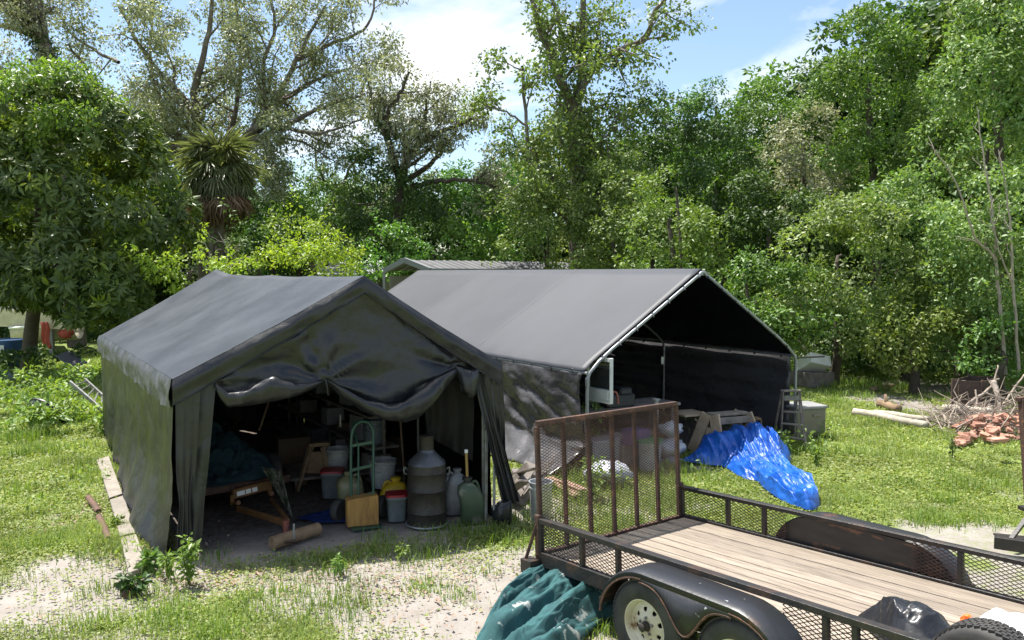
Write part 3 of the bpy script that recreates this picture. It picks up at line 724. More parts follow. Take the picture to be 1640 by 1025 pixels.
# wheels: tyre, rim with spoke openings, hub, nuts
def make_wheel(par, loc, sgn, M=None, world=False):
    """axis along local y, outer face towards sgn*y"""
    rot = Matrix.Rotation(R(90)*(1 if sgn < 0 else -1), 3, 'X'); c = Vector(loc)
    if M is not None: c = M @ c; rot = M.to_3x3() @ rot
    x = MB(); x.lathe([(.195,-.085),(.205,-.098),(.25,-.108),(.30,-.104),(.325,-.09),(.338,-.07),(.340,0),(.338,.07),(.325,.09),(.30,.104),(.25,.108),(.205,.098),(.195,.085)], c, 64, rot, caps=False)
    ty = x.build('tyre', m_tyre, par, world=world, smooth=True)
    x = MB()
    for j, zz in enumerate((-.072,-.044,-.016,.016,.044,.072)):
        for k in range(54):
            a = 2*math.pi*(k+.5*(j%2))/54; v = Vector((.3405*math.cos(a), .3405*math.sin(a), zz)); rz = Matrix.Rotation(a, 3, 'Z') @ Matrix.Rotation(R(18)*(1 if j%2 else -1), 3, 'X')
            x.box(rot @ v + c, (.014, .030, .022), rot @ rz)
    tg(x.build('tread', m_tyre, par, world=world), 'stuff')
    x = MB(); x.lathe([(.198,-.085),(.204,-.092),(.198,-.098),(.188,-.085),(.178,-.06),(.17,-.02),(.168,.02),(.175,.05),(.185,.075),(.196,.094),(.204,.096),(.207,.09),(.198,.085)], c, 48, rot, caps=False)
    rim = x.build('rim', m_rim, par, world=world, smooth=True)
    nA = 64; rs = [(.036,.062),(.06,.062),(.082,.052),(.098,.045),(.106,.044),(.132,.036),(.140,.032),(.160,.028),(.175,.045)]
    vs = [rot @ Vector((r_*math.cos(2*math.pi*k/nA), r_*math.sin(2*math.pi*k/nA), z)) + c for r_, z in rs for k in range(nA)]
    fs = []
    for i in range(len(rs)-1):
        for k in range(nA):
            if i == 4 and k % 8 in (1,2,3): continue
            if i == 3 and k % 8 == 2: continue
            fs.append((i*nA+k, i*nA+(k+1)%nA, (i+1)*nA+(k+1)%nA, (i+1)*nA+k))
    x = MB(); x.add(vs, fs); x.build('spoke_disc', m_rim, par, world=world, smooth=True, thick=.006)
    x = MB(); x.lathe([(.037,.05),(.037,.085),(.034,.094),(.030,.096),(.030,.125),(.022,.132)], c, 20, rot); x.build('hub_cap', m_iron, par, world=world, smooth=True)
    for k in range(5):
        a = 2*math.pi*k/5+.3; x = MB(); x.lathe([(.011,.058),(.011,.082),(.006,.086)], c + rot @ Vector((.062*math.cos(a), .062*math.sin(a), 0)), 6, rot); x.build('lug_nut', m_pipe_dull, par, world=world)
    x = MB(); x.lathe([(.16,-.06),(.165,-.02),(.13,.0),(.04,.0)], c, 24, rot); x.build('brake_drum', m_iron, par, world=world, smooth=True)
def tg(o, k): o['kind'] = k; return o
for h in (h1, h2):
    for v, s in ((-.165,-1),(TW+.165,1)):
        wh = thing('x', None, None, M=TM @ Matrix.Translation((0,0,0))); 
        wh.name = 'wheel'; wh.parent = tr; wh.matrix_world = TM; wh.matrix_parent_inverse = Matrix.Identity(4); wh.matrix_local = Matrix.Identity(4); MW[wh.name] = TM.copy()
        make_wheel(wh, (h, v, hz(h)), s)
    iron('axle', (h, -.05, hz(h)), (h, TW+.05, hz(h)), .06, .06)
for v in (.05, TW-.05):
    for h in (h1-.4, (h1+h2)/2, h2+.4): iron('spring_hanger', (h, v, -.11), (h, v, -.30), .05, .07)
    for h in (h1, h2):
        x = MB(); x.grid([[Vector((h-.36+.72*i/10, v+dv, hz(h)+.06+.07*(1-(i/5-1)**2)*-1+.05)) for i in range(11)] for dv in (-.03,.03)]); x.build('leaf_spring', m_iron, tr, world=False, thick=.03)

# ================================================================== TREES AND SHRUBS
m_bark = mat('grey_bark', (.17,.14,.115), .9, (.085,.07,.055), 5, c3=(.26,.25,.22), s3=2.5, bump=.8, bscale=16)
m_bark_d = mat('dark_bark', (.085,.066,.05), .9, (.05,.04,.03), 5, bump=.8, bscale=18)
m_bark_pale = mat('bare_pale_branch', (.36,.31,.26), .85, (.24,.20,.165), 6, bump=.4, bscale=18)
m_lf_oak = leafmat('live_oak_leaf', (.17,.195,.11), (.36,.375,.25), .30, .42, .55, (1.3,1.35,.7))
m_lf_pale = leafmat('pale_grey_leaf', (.22,.25,.15), (.38,.39,.27), .3, .5, .4, (1.3,1.3,.8))
m_lf_loq = leafmat('loquat_leaf', (0.041,0.083,0.018), (0.114,0.171,0.041), .25, .42, .4, (1.35,1.45,.5))
m_lf_loq2 = leafmat('loquat_young_leaf', (.14,.22,.03), (.24,.30,.06), .4, .4, .5, (1.5,1.5,.5))
m_lf_vine = leafmat('vine_leaf', (0.058,0.137,0.024), (0.155,0.262,0.061), .31, .46, .42, (1.35,1.45,.5))
m_lf_vine2 = leafmat('bright_vine_leaf', (0.098,0.175,0.032), (0.212,0.283,0.072), .31, .46, .42, (1.35,1.45,.5))
m_lf_dark = leafmat('dark_ivy_leaf', (0.029,0.075,0.016), (0.082,0.154,0.039), .26, .5, .38, (1.35,1.45,.5))
m_lf_yel = leafmat('yellow_green_leaf', (.20,.30,.03), (.34,.40,.07), .42, .45, .4, (1.35,1.4,.5))
m_lf_gum = leafmat('broad_light_leaf', (0.098,0.166,0.036), (0.228,0.287,0.088), .31, .46, .42, (1.35,1.45,.5))
m_lf_shr = leafmat('shrub_leaf', (0.095,0.200,0.030), (0.177,0.288,0.068), .4, .4, .5, (1.35,1.45,.5))
m_lf_right = leafmat('thicket_leaf', (0.102,0.187,0.045), (0.262,0.333,0.122), .31, .46, .42, (1.35,1.45,.5))
m_moss = leafmat('hanging_moss', (.16,.15,.11), (.24,.23,.18), .3, .9, .1, (1,1,.8))
m_palm = leafmat('palm_leaf', (.10,.14,.055), (.24,.27,.14), .25, .38, .6, (1.3,1.4,.6))
m_palm_dead = leafmat('dead_palm_leaf', (.20,.12,.075), (.36,.25,.17), .2, .8, .2, (1,.9,.7))

def unit(n, g):
    v = g.normal(size=(n, 3)); return v/np.linalg.norm(v, axis=1, keepdims=True)
def leaf_arrays(P, Dr, Nr, Ln, asp, fold=.25):
    Dr = Dr/np.linalg.norm(Dr, axis=1, keepdims=True); S = np.cross(Dr, Nr); S /= np.linalg.norm(S, axis=1, keepdims=True)+1e-9; Nn = np.cross(S, Dr)
    Ln = np.asarray(Ln)[:,None]; W = Ln*asp*.5
    tip = P+Dr*Ln-Nn*Ln*.12; mid = P+Dr*Ln*.48
    V = np.stack([P, mid+S*W+Nn*W*fold, tip, mid-S*W+Nn*W*fold], 1).reshape(-1, 3)
    n = len(P); b = np.arange(n)[:,None]*4
    F = np.concatenate([b+np.array([[0,1,2]]), b+np.array([[0,2,3]])], 0)
    return V, F
def clump(C, rad, k, size, g, asp=.55, up=.7, droop=.25, shell=.45, O=None):
    n = len(C)*k; C = np.repeat(C, k, 0); rad = np.repeat(np.asarray(rad), k)
    u = unit(n, g); P = C + u*(rad*(shell+(1-shell)*g.random(n)))[:,None]*np.array([1,1,.75])
    Dr = u + .8*unit(n, g); Dr[:,2] -= droop
    Nr = unit(n, g)*.6; Nr[:,2] += up*.9; Nr += u*.4; Nr[:,1] -= .08
    if O is not None: Nr += np.repeat(O, k, 0)*.6; Dr += np.repeat(O, k, 0)*.35
    return leaf_arrays(P, Dr, Nr, size*(.65+.7*g.random(n)), asp)
def rosette(C, Od, k, size, g, asp=.28):
    n = len(C)*k; Cc = np.repeat(C, k, 0); O = np.repeat(Od, k, 0)
    u = unit(n, g); u -= O*np.sum(u*O, 1, keepdims=True); u /= np.linalg.norm(u, axis=1, keepdims=True)
    Dr = u + O*(-.1+1.1*g.random(n))[:,None]; Dr[:,2] -= .45*g.random(n)
    return leaf_arrays(Cc+u*.03, Dr, O+.25*unit(n, g), size*(.7+.6*g.random(n)), asp, .2)
def join(parts):
    Vs, Fs, o = [], [], 0
    for V, F in parts: Vs.append(V); Fs.append(F+o); o += len(V)
    return np.concatenate(Vs), np.concatenate(Fs)
def lobe_points(lobes, dens, g, rough=.28, fs=.9, inner=.15, back=.5, sub=True, rs=(.42,.80), rim=.75):
    """cluster centres on a cauliflower of small mounds carried by ellipsoids (c, rx, ry, rz); none deep inside another"""
    out, od = [], []
    for i, (c, rx, ry, rz) in enumerate(lobes):
        area = 4*math.pi*((rx*ry)**1.6/3+(rx*rz)**1.6/3+(ry*rz)**1.6/3)**(1/1.6); n = max(8, int(area*1.05))
        u = unit(n, g); u = u[(u[:,1] < .3) | (g.random(n) < back)]; n = len(u)
        k = .86 + rough*2*(fbm(u[:,0]*2.2+i*3.7+20, u[:,2]*2.2+u[:,1]*1.7+i*1.9+20, 3)-.5) + .08*g.normal(size=n)
        p = np.array(c)[None,:] + u*k[:,None]*np.array([rx,ry,rz])[None,:]
        keep = p[:,2] > .1
        for j, (c2, a, b, d) in enumerate(lobes):
            if j != i:
                q = (p-np.array(c2))/np.array([a,b,d]); keep &= (np.sum(q*q, 1) > .55)
        p, u = p[keep], u[keep]; rr = rs[0]+(rs[1]-rs[0])*g.random(len(p))**1.4; rr = np.minimum(rr, .55*min(rx, rz)+.1)
        m = np.maximum(3, (rr*rr*4*math.pi*.6*dens).astype(int)); idx = np.repeat(np.arange(len(p)), m)
        v = unit(len(idx), g); dot = np.sum(v*u[idx], 1) + .35*v[:,2]; v[dot < -.25] *= -1
        q = p[idx] + v*(rr[idx]*(.8+.3*g.random(len(idx))))[:,None]*np.array([1,1,.72])
        kk = q[:,2] > .08; out.append(q[kk]); o = v+.4*u[idx]; od.append((o/np.linalg.norm(o, axis=1, keepdims=True))[kk])
    return np.concatenate(out), np.concatenate(od)
def smooth_path(pts, sub=5, jit=0.0, rr=random):
    pts = [Vector(p) for p in pts]; out = []
    for i in range(len(pts)-1):
        p0, p1, p2, p3 = pts[max(i-1,0)], pts[i], pts[i+1], pts[min(i+2,len(pts)-1)]
        for k in range(sub):
            t = k/sub; q = .5*((2*p1)+(p2-p0)*t+(2*p0-5*p1+4*p2-p3)*t*t+(-p0+3*p1-3*p2+p3)*t**3)
            if jit and (i or k): q = q + Vector((rr.uniform(-jit,jit), rr.uniform(-jit,jit), rr.uniform(-jit,jit)))
            out.append(q)
    out.append(pts[-1]); return out
def rand_perp(d, rr):
    v = Vector((rr.gauss(0,1), rr.gauss(0,1), rr.gauss(0,1))); v = v - d*v.dot(d); return v.normalized()
def branch_out(mb, path, r0, r1, level, rr, tips, spawn, n=6):
    m = len(path); mb.tube(path, [lerp(r0, r1, (i/(m-1))**.8) for i in range(m)], n if level == 0 else (5 if level == 1 else 4), caps=False)
    if level >= len(spawn):
        tips.append(path[-1]); tips.append(path[max(0, m-1-m//2)]); return
    cnt, ln, ang, upb, start, gn = spawn[level]
    tot = sum((path[i+1]-path[i]).length for i in range(m-1))
    for k in range(max(1, int(cnt*tot))):
        t = start+(1-start)*rr.random(); i = min(m-2, int(t*(m-1))); d = (path[i+1]-path[i]).normalized()
        q = (d*math.cos(R(ang)) + rand_perp(d, rr)*math.sin(R(ang)) + Vector((0,0,upb))).normalized(); l = ln*rr.uniform(.55,1.25)*(1.15-.5*t)
        pts = [path[i]]; st = 4
        for j in range(st):
            q = (q + Vector((rr.gauss(0,gn), rr.gauss(0,gn), rr.gauss(0,gn)+upb*.25))).normalized(); pts.append(pts[-1]+q*l/st)
        rb = lerp(r0, r1, t**.8)*.55
        branch_out(mb, pts, rb, max(.006, rb*.3), level+1, rr, tips, spawn)
    tips.append(path[-1])
def limb_tree(name, label, cat, limbs, spawn, lm, bark, seed, rad=.45, k=24, size=.14, keep=1.0, asp=.5, group=None, extra=None, moss=0, drop=None, up=.6):
    rr = random.Random(seed); g = np.random.default_rng(seed); base = Vector(limbs[0][0][0]); base.z = 0
    t = thing(name, label, cat, base, group=group); mb = MB(); tips = []
    for pts, r0, r1 in limbs: branch_out(mb, smooth_path(pts, 5, .05, rr), r0, r1, 0, rr, tips, spawn, 8)
    mb.build('trunk', bark, t, smooth=2)
    C = np.array([tuple(p - base) for p in tips]); C = C[g.random(len(C)) < keep]
    if drop is not None: C = C[~drop(C+np.array(tuple(base)))]
    parts = [clump(C, rad*(.6+.8*g.random(len(C))), k, size, g, asp, up)]
    V, F = join(parts); npmesh('crown', V, F, lm, t)
    if extra: extra(t, base, g)
    if moss:
        idx = g.choice(len(C), moss); Cm = C[idx]; n = moss*26; P = np.repeat(Cm, 26, 0)+g.normal(size=(n,3))*np.array([.25,.25,.12]); Dr = np.tile([0,0,-1.0],(n,1))+.1*unit(n,g)
        V, F = leaf_arrays(P, Dr, unit(n, g), .2+.45*g.random(n), .05); npmesh('hanging_moss', V, F, m_moss, t)['kind'] = 'stuff'
    return t
def px_lobe(px, py, Y, rx, ry, deep=1.0):
    s = Y/FPX; return (tuple(D(px, py, Y)), rx*s, (rx+ry)*.5*s*deep, ry*s)
def lobe_tree(name, label, cat, base, lobes, lm, seed, dens=15, k=6, size=.135, rad=.15, bark=None, trunk_r=.14, asp=.55, group=None, rough=.28, inner=.3, lean=None, up=.7, back=.5):
    g = np.random.default_rng(seed); rr = random.Random(seed); base = Vector(base); base.z = 0
    t = thing(name, label, cat, base, group=group); off = np.array(tuple(base))
    C, O = lobe_points(lobes, dens, g, rough, inner=inner, back=back); C = C-off
    V0, F0 = clump(C, rad*(.55+.9*g.random(len(C))), k, size, g, asp, up, O=O)
    # sprigs breaking the outline
    ns = max(10, len(C)//110); ix = g.choice(len(C), ns); dv = O[ix]+np.array([0,-.1,.55])+.35*unit(ns, g); dv /= np.linalg.norm(dv, axis=1, keepdims=True); st = (.10+.10*g.random(ns))[:,None]
    SP = np.concatenate([C[ix]+dv*st*j for j in range(1, 7)]); V, F = clump(SP, np.repeat(.11, len(SP)), 5, size*1.05, g, asp, up); V, F = join([(V0, F0), (V, F)]); npmesh('crown', V, F, lm, t)
    mb = MB()
    for j, (c, a, b, d) in enumerate(lobes):
        c = Vector(c)
        if j == 0 or rr.random() < .15:
            p0 = base + Vector((rr.uniform(-.12,.12), rr.uniform(-.12,.12), -.05)); mid = lerp(p0, c, .5)+Vector((rr.uniform(-.3,.3), rr.uniform(-.3,.3), 0))
            r_ = trunk_r*(1 if j == 0 else .55); pth = smooth_path([p0, mid, c-Vector((0,-.2*b,d*.35)), c+Vector((rr.uniform(-.2,.2)*a, .3*b, -d*.1))], 4, .03, rr); mb.tube(pth, [lerp(r_, r_*.2, i/(len(pth)-1)) for i in range(len(pth))], 6, caps=False)
    mb.build('trunk', bark or m_bark_d, t, smooth=2)
    return t
P_ = lambda *a: [D(x, y, Y) for x, y, Y in a]

# --- great live oak on the left (bare grey limbs, small leaves)
YO = 35
oak_spawn = [(1.35, 2.9, 55, .18, .16, .28), (2.2, 1.1, 50, .10, .25, .30)]
limb_tree('live_oak_tree', 'huge grey-leaved live oak spreading behind the palm, its bare limbs fanning out', 'tree', [
    ([D(352,437,YO)-Vector((0,0,3.0)), D(345,380,YO), D(335,290,YO)], .42, .30),
    ([D(338,300,YO), D(318,225,YO-.6), D(312,150,YO-1), D(330,70,YO-1.5), D(345,-30,YO-2)], .30, .06),
    ([D(316,190,YO-.8), D(280,140,YO-1.6), D(235,90,YO-2), D(190,10,YO-2.5)], .17, .05),
    ([D(330,260,YO), D(285,215,YO+1), D(215,190,YO+1), D(160,140,YO+.5), D(110,70,YO)], .22, .05),
    ([D(215,190,YO+1), D(150,170,YO+1.6), D(80,150,YO+2)], .12, .04),
    ([D(345,280,YO), D(378,180,YO+.8), D(385,80,YO+1), D(375,-20,YO+1)], .16, .05),
    ([D(350,290,YO), D(392,226,YO-.5), D(440,165,YO-.5), D(475,95,YO-.3), D(520,10,YO-.3)], .27, .05),
    ([D(395,226,YO-.5), D(455,203,YO-1), D(520,170,YO-1.3), D(585,150,YO-1.5)], .18, .045),
    ([D(430,180,YO-.5), D(420,110,YO-1), D(440,40,YO-1.2), D(425,-30,YO-1.2)], .13, .04),
    ([D(475,95,YO-.3), D(530,70,YO+.5), D(590,40,YO+.8), D(600,-20,YO+1)], .11, .035),
    ([D(455,203,YO-1), D(500,215,YO-1.6), D(545,205,YO-1.8), D(595,185,YO-1.6)], .10, .03),
    ([D(440,165,YO-.5), D(505,130,YO+.6), D(560,110,YO+.8), D(610,95,YO+.8)], .10, .03),
    ([D(385,240,YO), D(430,230,YO-1.2), D(440,255,YO-1.6), D(425,285,YO-1.8)], .08, .025),
    ([D(285,215,YO+1), D(250,150,YO+1.6), D(240,70,YO+2), D(250,0,YO+2)], .12, .035),
    ([D(318,225,YO-.6), D(270,235,YO-1.5), D(225,225,YO-2), D(190,215,YO-2)], .09, .03),
    ([D(160,140,YO+.5), D(130,170,YO), D(95,180,YO-.5)], .07, .03), ([D(190,100,YO), D(120,60,YO+1), D(90,10,YO+1)], .08, .03),
    ], oak_spawn, m_lf_oak, m_bark, 11, rad=.56, k=72, size=.135, asp=.55, moss=14, keep=.74)
# --- ivy-hung trunk at the far left edge
def ivy(t, base, g):
    P = [D(lerp(20,82,i/60), lerp(-20,100,i/60), 33) for i in range(61)]; C = np.array([tuple(p-base) for p in P]); V, F = clump(C, .35+.2*g.random(61), 26, .16, g); npmesh('ivy', V, F, m_lf_dark, t)
limb_tree('leaning_oak_tree', 'leaning oak with an ivy-wrapped trunk in the upper left corner', 'tree', [
    ([D(120,437,33)-Vector((0,0,3.0)), D(100,260,33), D(82,100,33), D(45,20,33), D(10,-40,33)], .38, .2),
    ([D(70,70,33), D(30,48,33.5), D(-30,38,34)], .14, .07), ([D(82,100,33), D(72,50,33), D(60,-30,33)], .16, .1),
    ([D(92,170,33), D(50,130,32), D(-10,110,31.5)], .12, .05), ([D(92,170,33), D(40,170,32), D(-20,190,31.5)], .12, .05)],
    [(1.0,1.8,55,.15,.35,.3),(1.8,.8,50,.1,.3,.3)], m_lf_pale, m_bark, 12, rad=.6, k=75, size=.14, extra=ivy)
# --- vine-clad oak left of centre
def vines(t, base, g):
    lob = [px_lobe(628,385,32,58,55), px_lobe(610,315,32,48,62), px_lobe(622,250,32,34,42), px_lobe(668,350,32.4,40,60), px_lobe(590,290,31.6,25,38)]
    C, O = lobe_points(lob, 14, g, .3); C = C-np.array(tuple(base)); V, F = clump(C, .15*(.5+g.random(len(C))), 6, .14, g, O=O); npmesh('vine', V, F, m_lf_dark, t)
limb_tree('vine_clad_oak', 'crooked oak wrapped in dark vines left of the tall centre tree', 'tree', [
    ([D(648,437,32)-Vector((0,0,3.0)), D(640,350,32), D(645,270,32), D(668,236,32), D(705,212,32), D(760,190,32)], .30, .05),
    ([D(645,300,32), D(622,230,31.5), D(618,190,31.3), D(640,150,31), D(655,115,31)], .17, .04),
    ([D(645,290,32), D(690,262,32.4), D(722,222,32.6), D(745,180,32.8)], .13, .04), ([D(660,300,32), D(705,290,31.5), D(760,290,31), D(800,300,31)], .12, .04),
    ([D(622,230,31.5), D(600,180,31.2), D(590,130,31)], .08, .03), ([D(690,225,32), D(680,180,32), D(690,130,31.6)], .09, .03)],
    [(1.3,1.7,55,.15,.25,.3),(2.0,.8,50,.1,.3,.3)], m_lf_oak, m_bark_d, 13, rad=.5, k=60, size=.13, extra=vines, moss=18)
# --- bare looping limb with tufts, left of the vine-clad oak
limb_tree('twisted_thin_tree', 'thin twisted tree with sparse tufts against the blue gap', 'tree', [
    ([D(575,437,38)-Vector((0,0,3.0)), D(570,350,38), D(548,318,38), D(520,290,38), D(505,250,38), D(512,215,38)], .13, .03),
    ([D(560,330,38), D(600,325,37.6), D(620,300,37.5)], .08, .03), ([D(545,315,38), D(560,270,38), D(590,240,38), D(560,215,38)], .09, .03)],
    [(1.4,1.1,55,.1,.3,.35),(1.6,.6,50,.1,.3,.3)], m_lf_oak, m_bark_d, 14, rad=.36, k=30, size=.12, keep=.8)
# --- tall centre tree
YT = 30
limb_tree('tall_gum_tree', 'tall straight tree with forked pale trunk rising behind the grey canopy', 'tree', [
    ([D(922,437,YT)-Vector((0,0,3.0)), D(924,380,YT), D(926,290,YT), D(922,210,YT), D(918,165,YT)], .34, .25),
    ([D(918,170,YT), D(898,130,YT-.4), D(872,62,YT-.6), D(845,-20,YT-.8)], .20, .09),
    ([D(920,165,YT), D(934,110,YT+.3), D(932,40,YT+.3), D(938,-30,YT+.2)], .20, .09), ([D(932,105,YT), D(905,60,YT+.6), D(885,0,YT+.9)], .11, .06),
    ([D(922,180,YT), D(940,125,YT), D(975,88,YT-.4), D(1030,62,YT-.6), D(1050,15,YT-.8), D(1080,-20,YT-1)], .17, .06),
    ([D(905,300,YT-.6), D(870,275,YT-1), D(846,255,YT-1.3), D(842,180,YT-1.4), D(836,105,YT-1.4)], .11, .05),
    ([D(842,200,YT-1.4), D(810,180,YT-1.6), D(775,170,YT-1.6)], .05, .02),
    ([D(924,340,YT), D(970,300,YT-1), D(1020,280,YT-1.5)], .09, .03), ([D(924,370,YT), D(880,330,YT-1.5), D(830,320,YT-2)], .09, .03), ([D(924,260,YT), D(960,230,YT-1), D(990,200,YT-1.4)], .07, .03),
    ([D(926,300,YT), D(900,230,YT-1.4), D(885,190,YT-1.8)], .07, .03)],
    [(1.9,2.0,58,.04,.18,.25),(2.2,.8,52,-.02,.2,.3)], m_lf_gum, m_bark, 15, rad=.5, k=34, size=.135, asp=.7, keep=.95, moss=6)
# --- sabal palm
def palm():
    g = np.random.default_rng(21); c = D(352, 268, 28); base = Vector((c.x-.3, c.y, 0)); t = thing('sabal_palm', 'shaggy fan palm with a brown skirt of dead fronds beside the dark-leaved tree', 'palm tree', base)
    mb = MB(); pth = smooth_path([base, base+Vector((.05,0,1.8)), Vector((c.x,c.y,c.z-.7)), c], 5, .02); mb.tube(pth, [.22-.004*i for i in range(len(pth))], 9); mb.build('trunk', m_bark, t, smooth=2)
    mb = MB(); pth = smooth_path([base+Vector((-.2,-.3,0)), D(322,390,27.6), D(300,355,27.4), D(288,330,27.2)], 4); mb.tube(pth, [.2-.006*i for i in range(len(pth))], 8); mb.build('side_stem', m_bark, t, smooth=2)
    def fans(n, e0, e1, lp, lf, mt, nm, droop, seed, dz=0.0):
        g = np.random.default_rng(seed); allp = []
        for i in range(n):
            az = 2*math.pi*(i*.618+.1*g.random()); el = R(e0+(e1-e0)*g.random())
            d = np.array([math.cos(az)*math.cos(el), math.sin(az)*math.cos(el), math.sin(el)]); L_ = lp*(.7+.5*g.random()); hub = np.array(tuple(c-base))+np.array([0,0,dz])+d*L_
            side = np.cross(d, [0,0,1.0]); side /= np.linalg.norm(side)+1e-9; nrm = np.cross(side, d)
            m = 30; th = np.linspace(-1.9, 1.9, m); Dr = np.cos(th)[:,None]*d+np.sin(th)[:,None]*side+nrm*.12*g.normal(size=(m,1)); Dr[:,2] -= droop*(.4+g.random(m)*.6)
            allp.append(leaf_arrays(np.tile(hub,(m,1)), Dr, np.tile(nrm,(m,1))+.2*unit(m,g), lf*(.75+.25*np.cos(th*.6))*(.8+.4*g.random(m)), .06, .5))
            allp.append(leaf_arrays(np.array([tuple(c-base)]), d[None,:], nrm[None,:], np.array([L_*1.05]), .05))
        V, F = join(allp); npmesh(nm, V, F, mt, t)
    fans(80, -50, 78, .80, .85, m_palm, 'fronds', 1.0, 22)
    fans(46, -80, -22, .70, .9, m_palm_dead, 'dead_fronds', .8, 23, -.55)
palm()
# --- loquat tree (left)
def loquat():
    Y = 24.6; g = np.random.default_rng(31); base = G(45, 592); t = thing('loquat_tree', 'broad dark-leaved tree with big glossy leaves on the left', 'tree', base)
    lob = [px_lobe(95,300,Y,120,110), px_lobe(40,385,Y-.8,95,90), px_lobe(190,330,Y,92,110), px_lobe(235,420,Y-.3,62,80), px_lobe(150,430,Y-1.2,92,85), px_lobe(70,215,Y+.2,100,80), px_lobe(165,225,Y+.4,75,65), px_lobe(10,280,Y,80,95), px_lobe(250,340,Y+.5,45,60), px_lobe(20,425,Y-1.4,60,55), px_lobe(215,475,Y-.6,46,46), px_lobe(120,450,Y-1.3,55,40)]
    C, O = lobe_points(lob, 6.0, g, .25, rs=(.5,.9)); C = C-np.array(tuple(base)); O = O+np.array([0,-.1,.45]); O /= np.linalg.norm(O, axis=1, keepdims=True)
    yng = g.random(len(C)) < (.10+.22*np.clip((C[:,2]-3)/4, 0, 1))
    V, F = rosette(C[~yng], O[~yng], 9, .31, g); npmesh('crown', V, F, m_lf_loq, t)
    V, F = rosette(C[yng], O[yng], 8, .27, g); npmesh('young_leaves', V, F, m_lf_loq2, t)
    mb = MB(); fork = D(58, 470, Y)
    pth = smooth_path([base-Vector((0,0,.1)), lerp(base, fork, .5)+Vector((-.03,0,0)), fork], 5); mb.tube(pth, [.24-.006*i for i in range(len(pth))], 10, caps=False)
    for x, y, yy in ((30,390,Y),(95,330,Y),(150,400,Y-.5),(185,340,Y),(60,260,Y),(225,420,Y)):
        q = smooth_path([fork-Vector((0,0,.2)), lerp(fork, D(x,y,yy), .5)+Vector((0,0,.2)), D(x,y,yy)], 5, .03); mb.tube(q, [.13-.008*i for i in range(len(q))], 7, caps=False)
    mb.build('trunk', m_bark_d, t, smooth=2)
    t2 = tag(thing('climbing_vine', 'bright yellow-green vine mounding over the top of the dark-leaved tree', 'vine', base+Vector((.4,0,5.5))))
    lob = [px_lobe(85,160,Y-.9,76,42,1.6), px_lobe(40,190,Y-1.5,56,40,1.4), px_lobe(128,190,Y-1.3,50,36,1.4)]
    C, O = lobe_points(lob, 22, g, .2); C = C-np.array(tuple(MW[t2.name].translation)); V, F = clump(C, .16*(.6+.8*g.random(len(C))), 6, .13, g, O=O); npmesh('foliage', V, F, m_lf_shr, t2)
loquat()

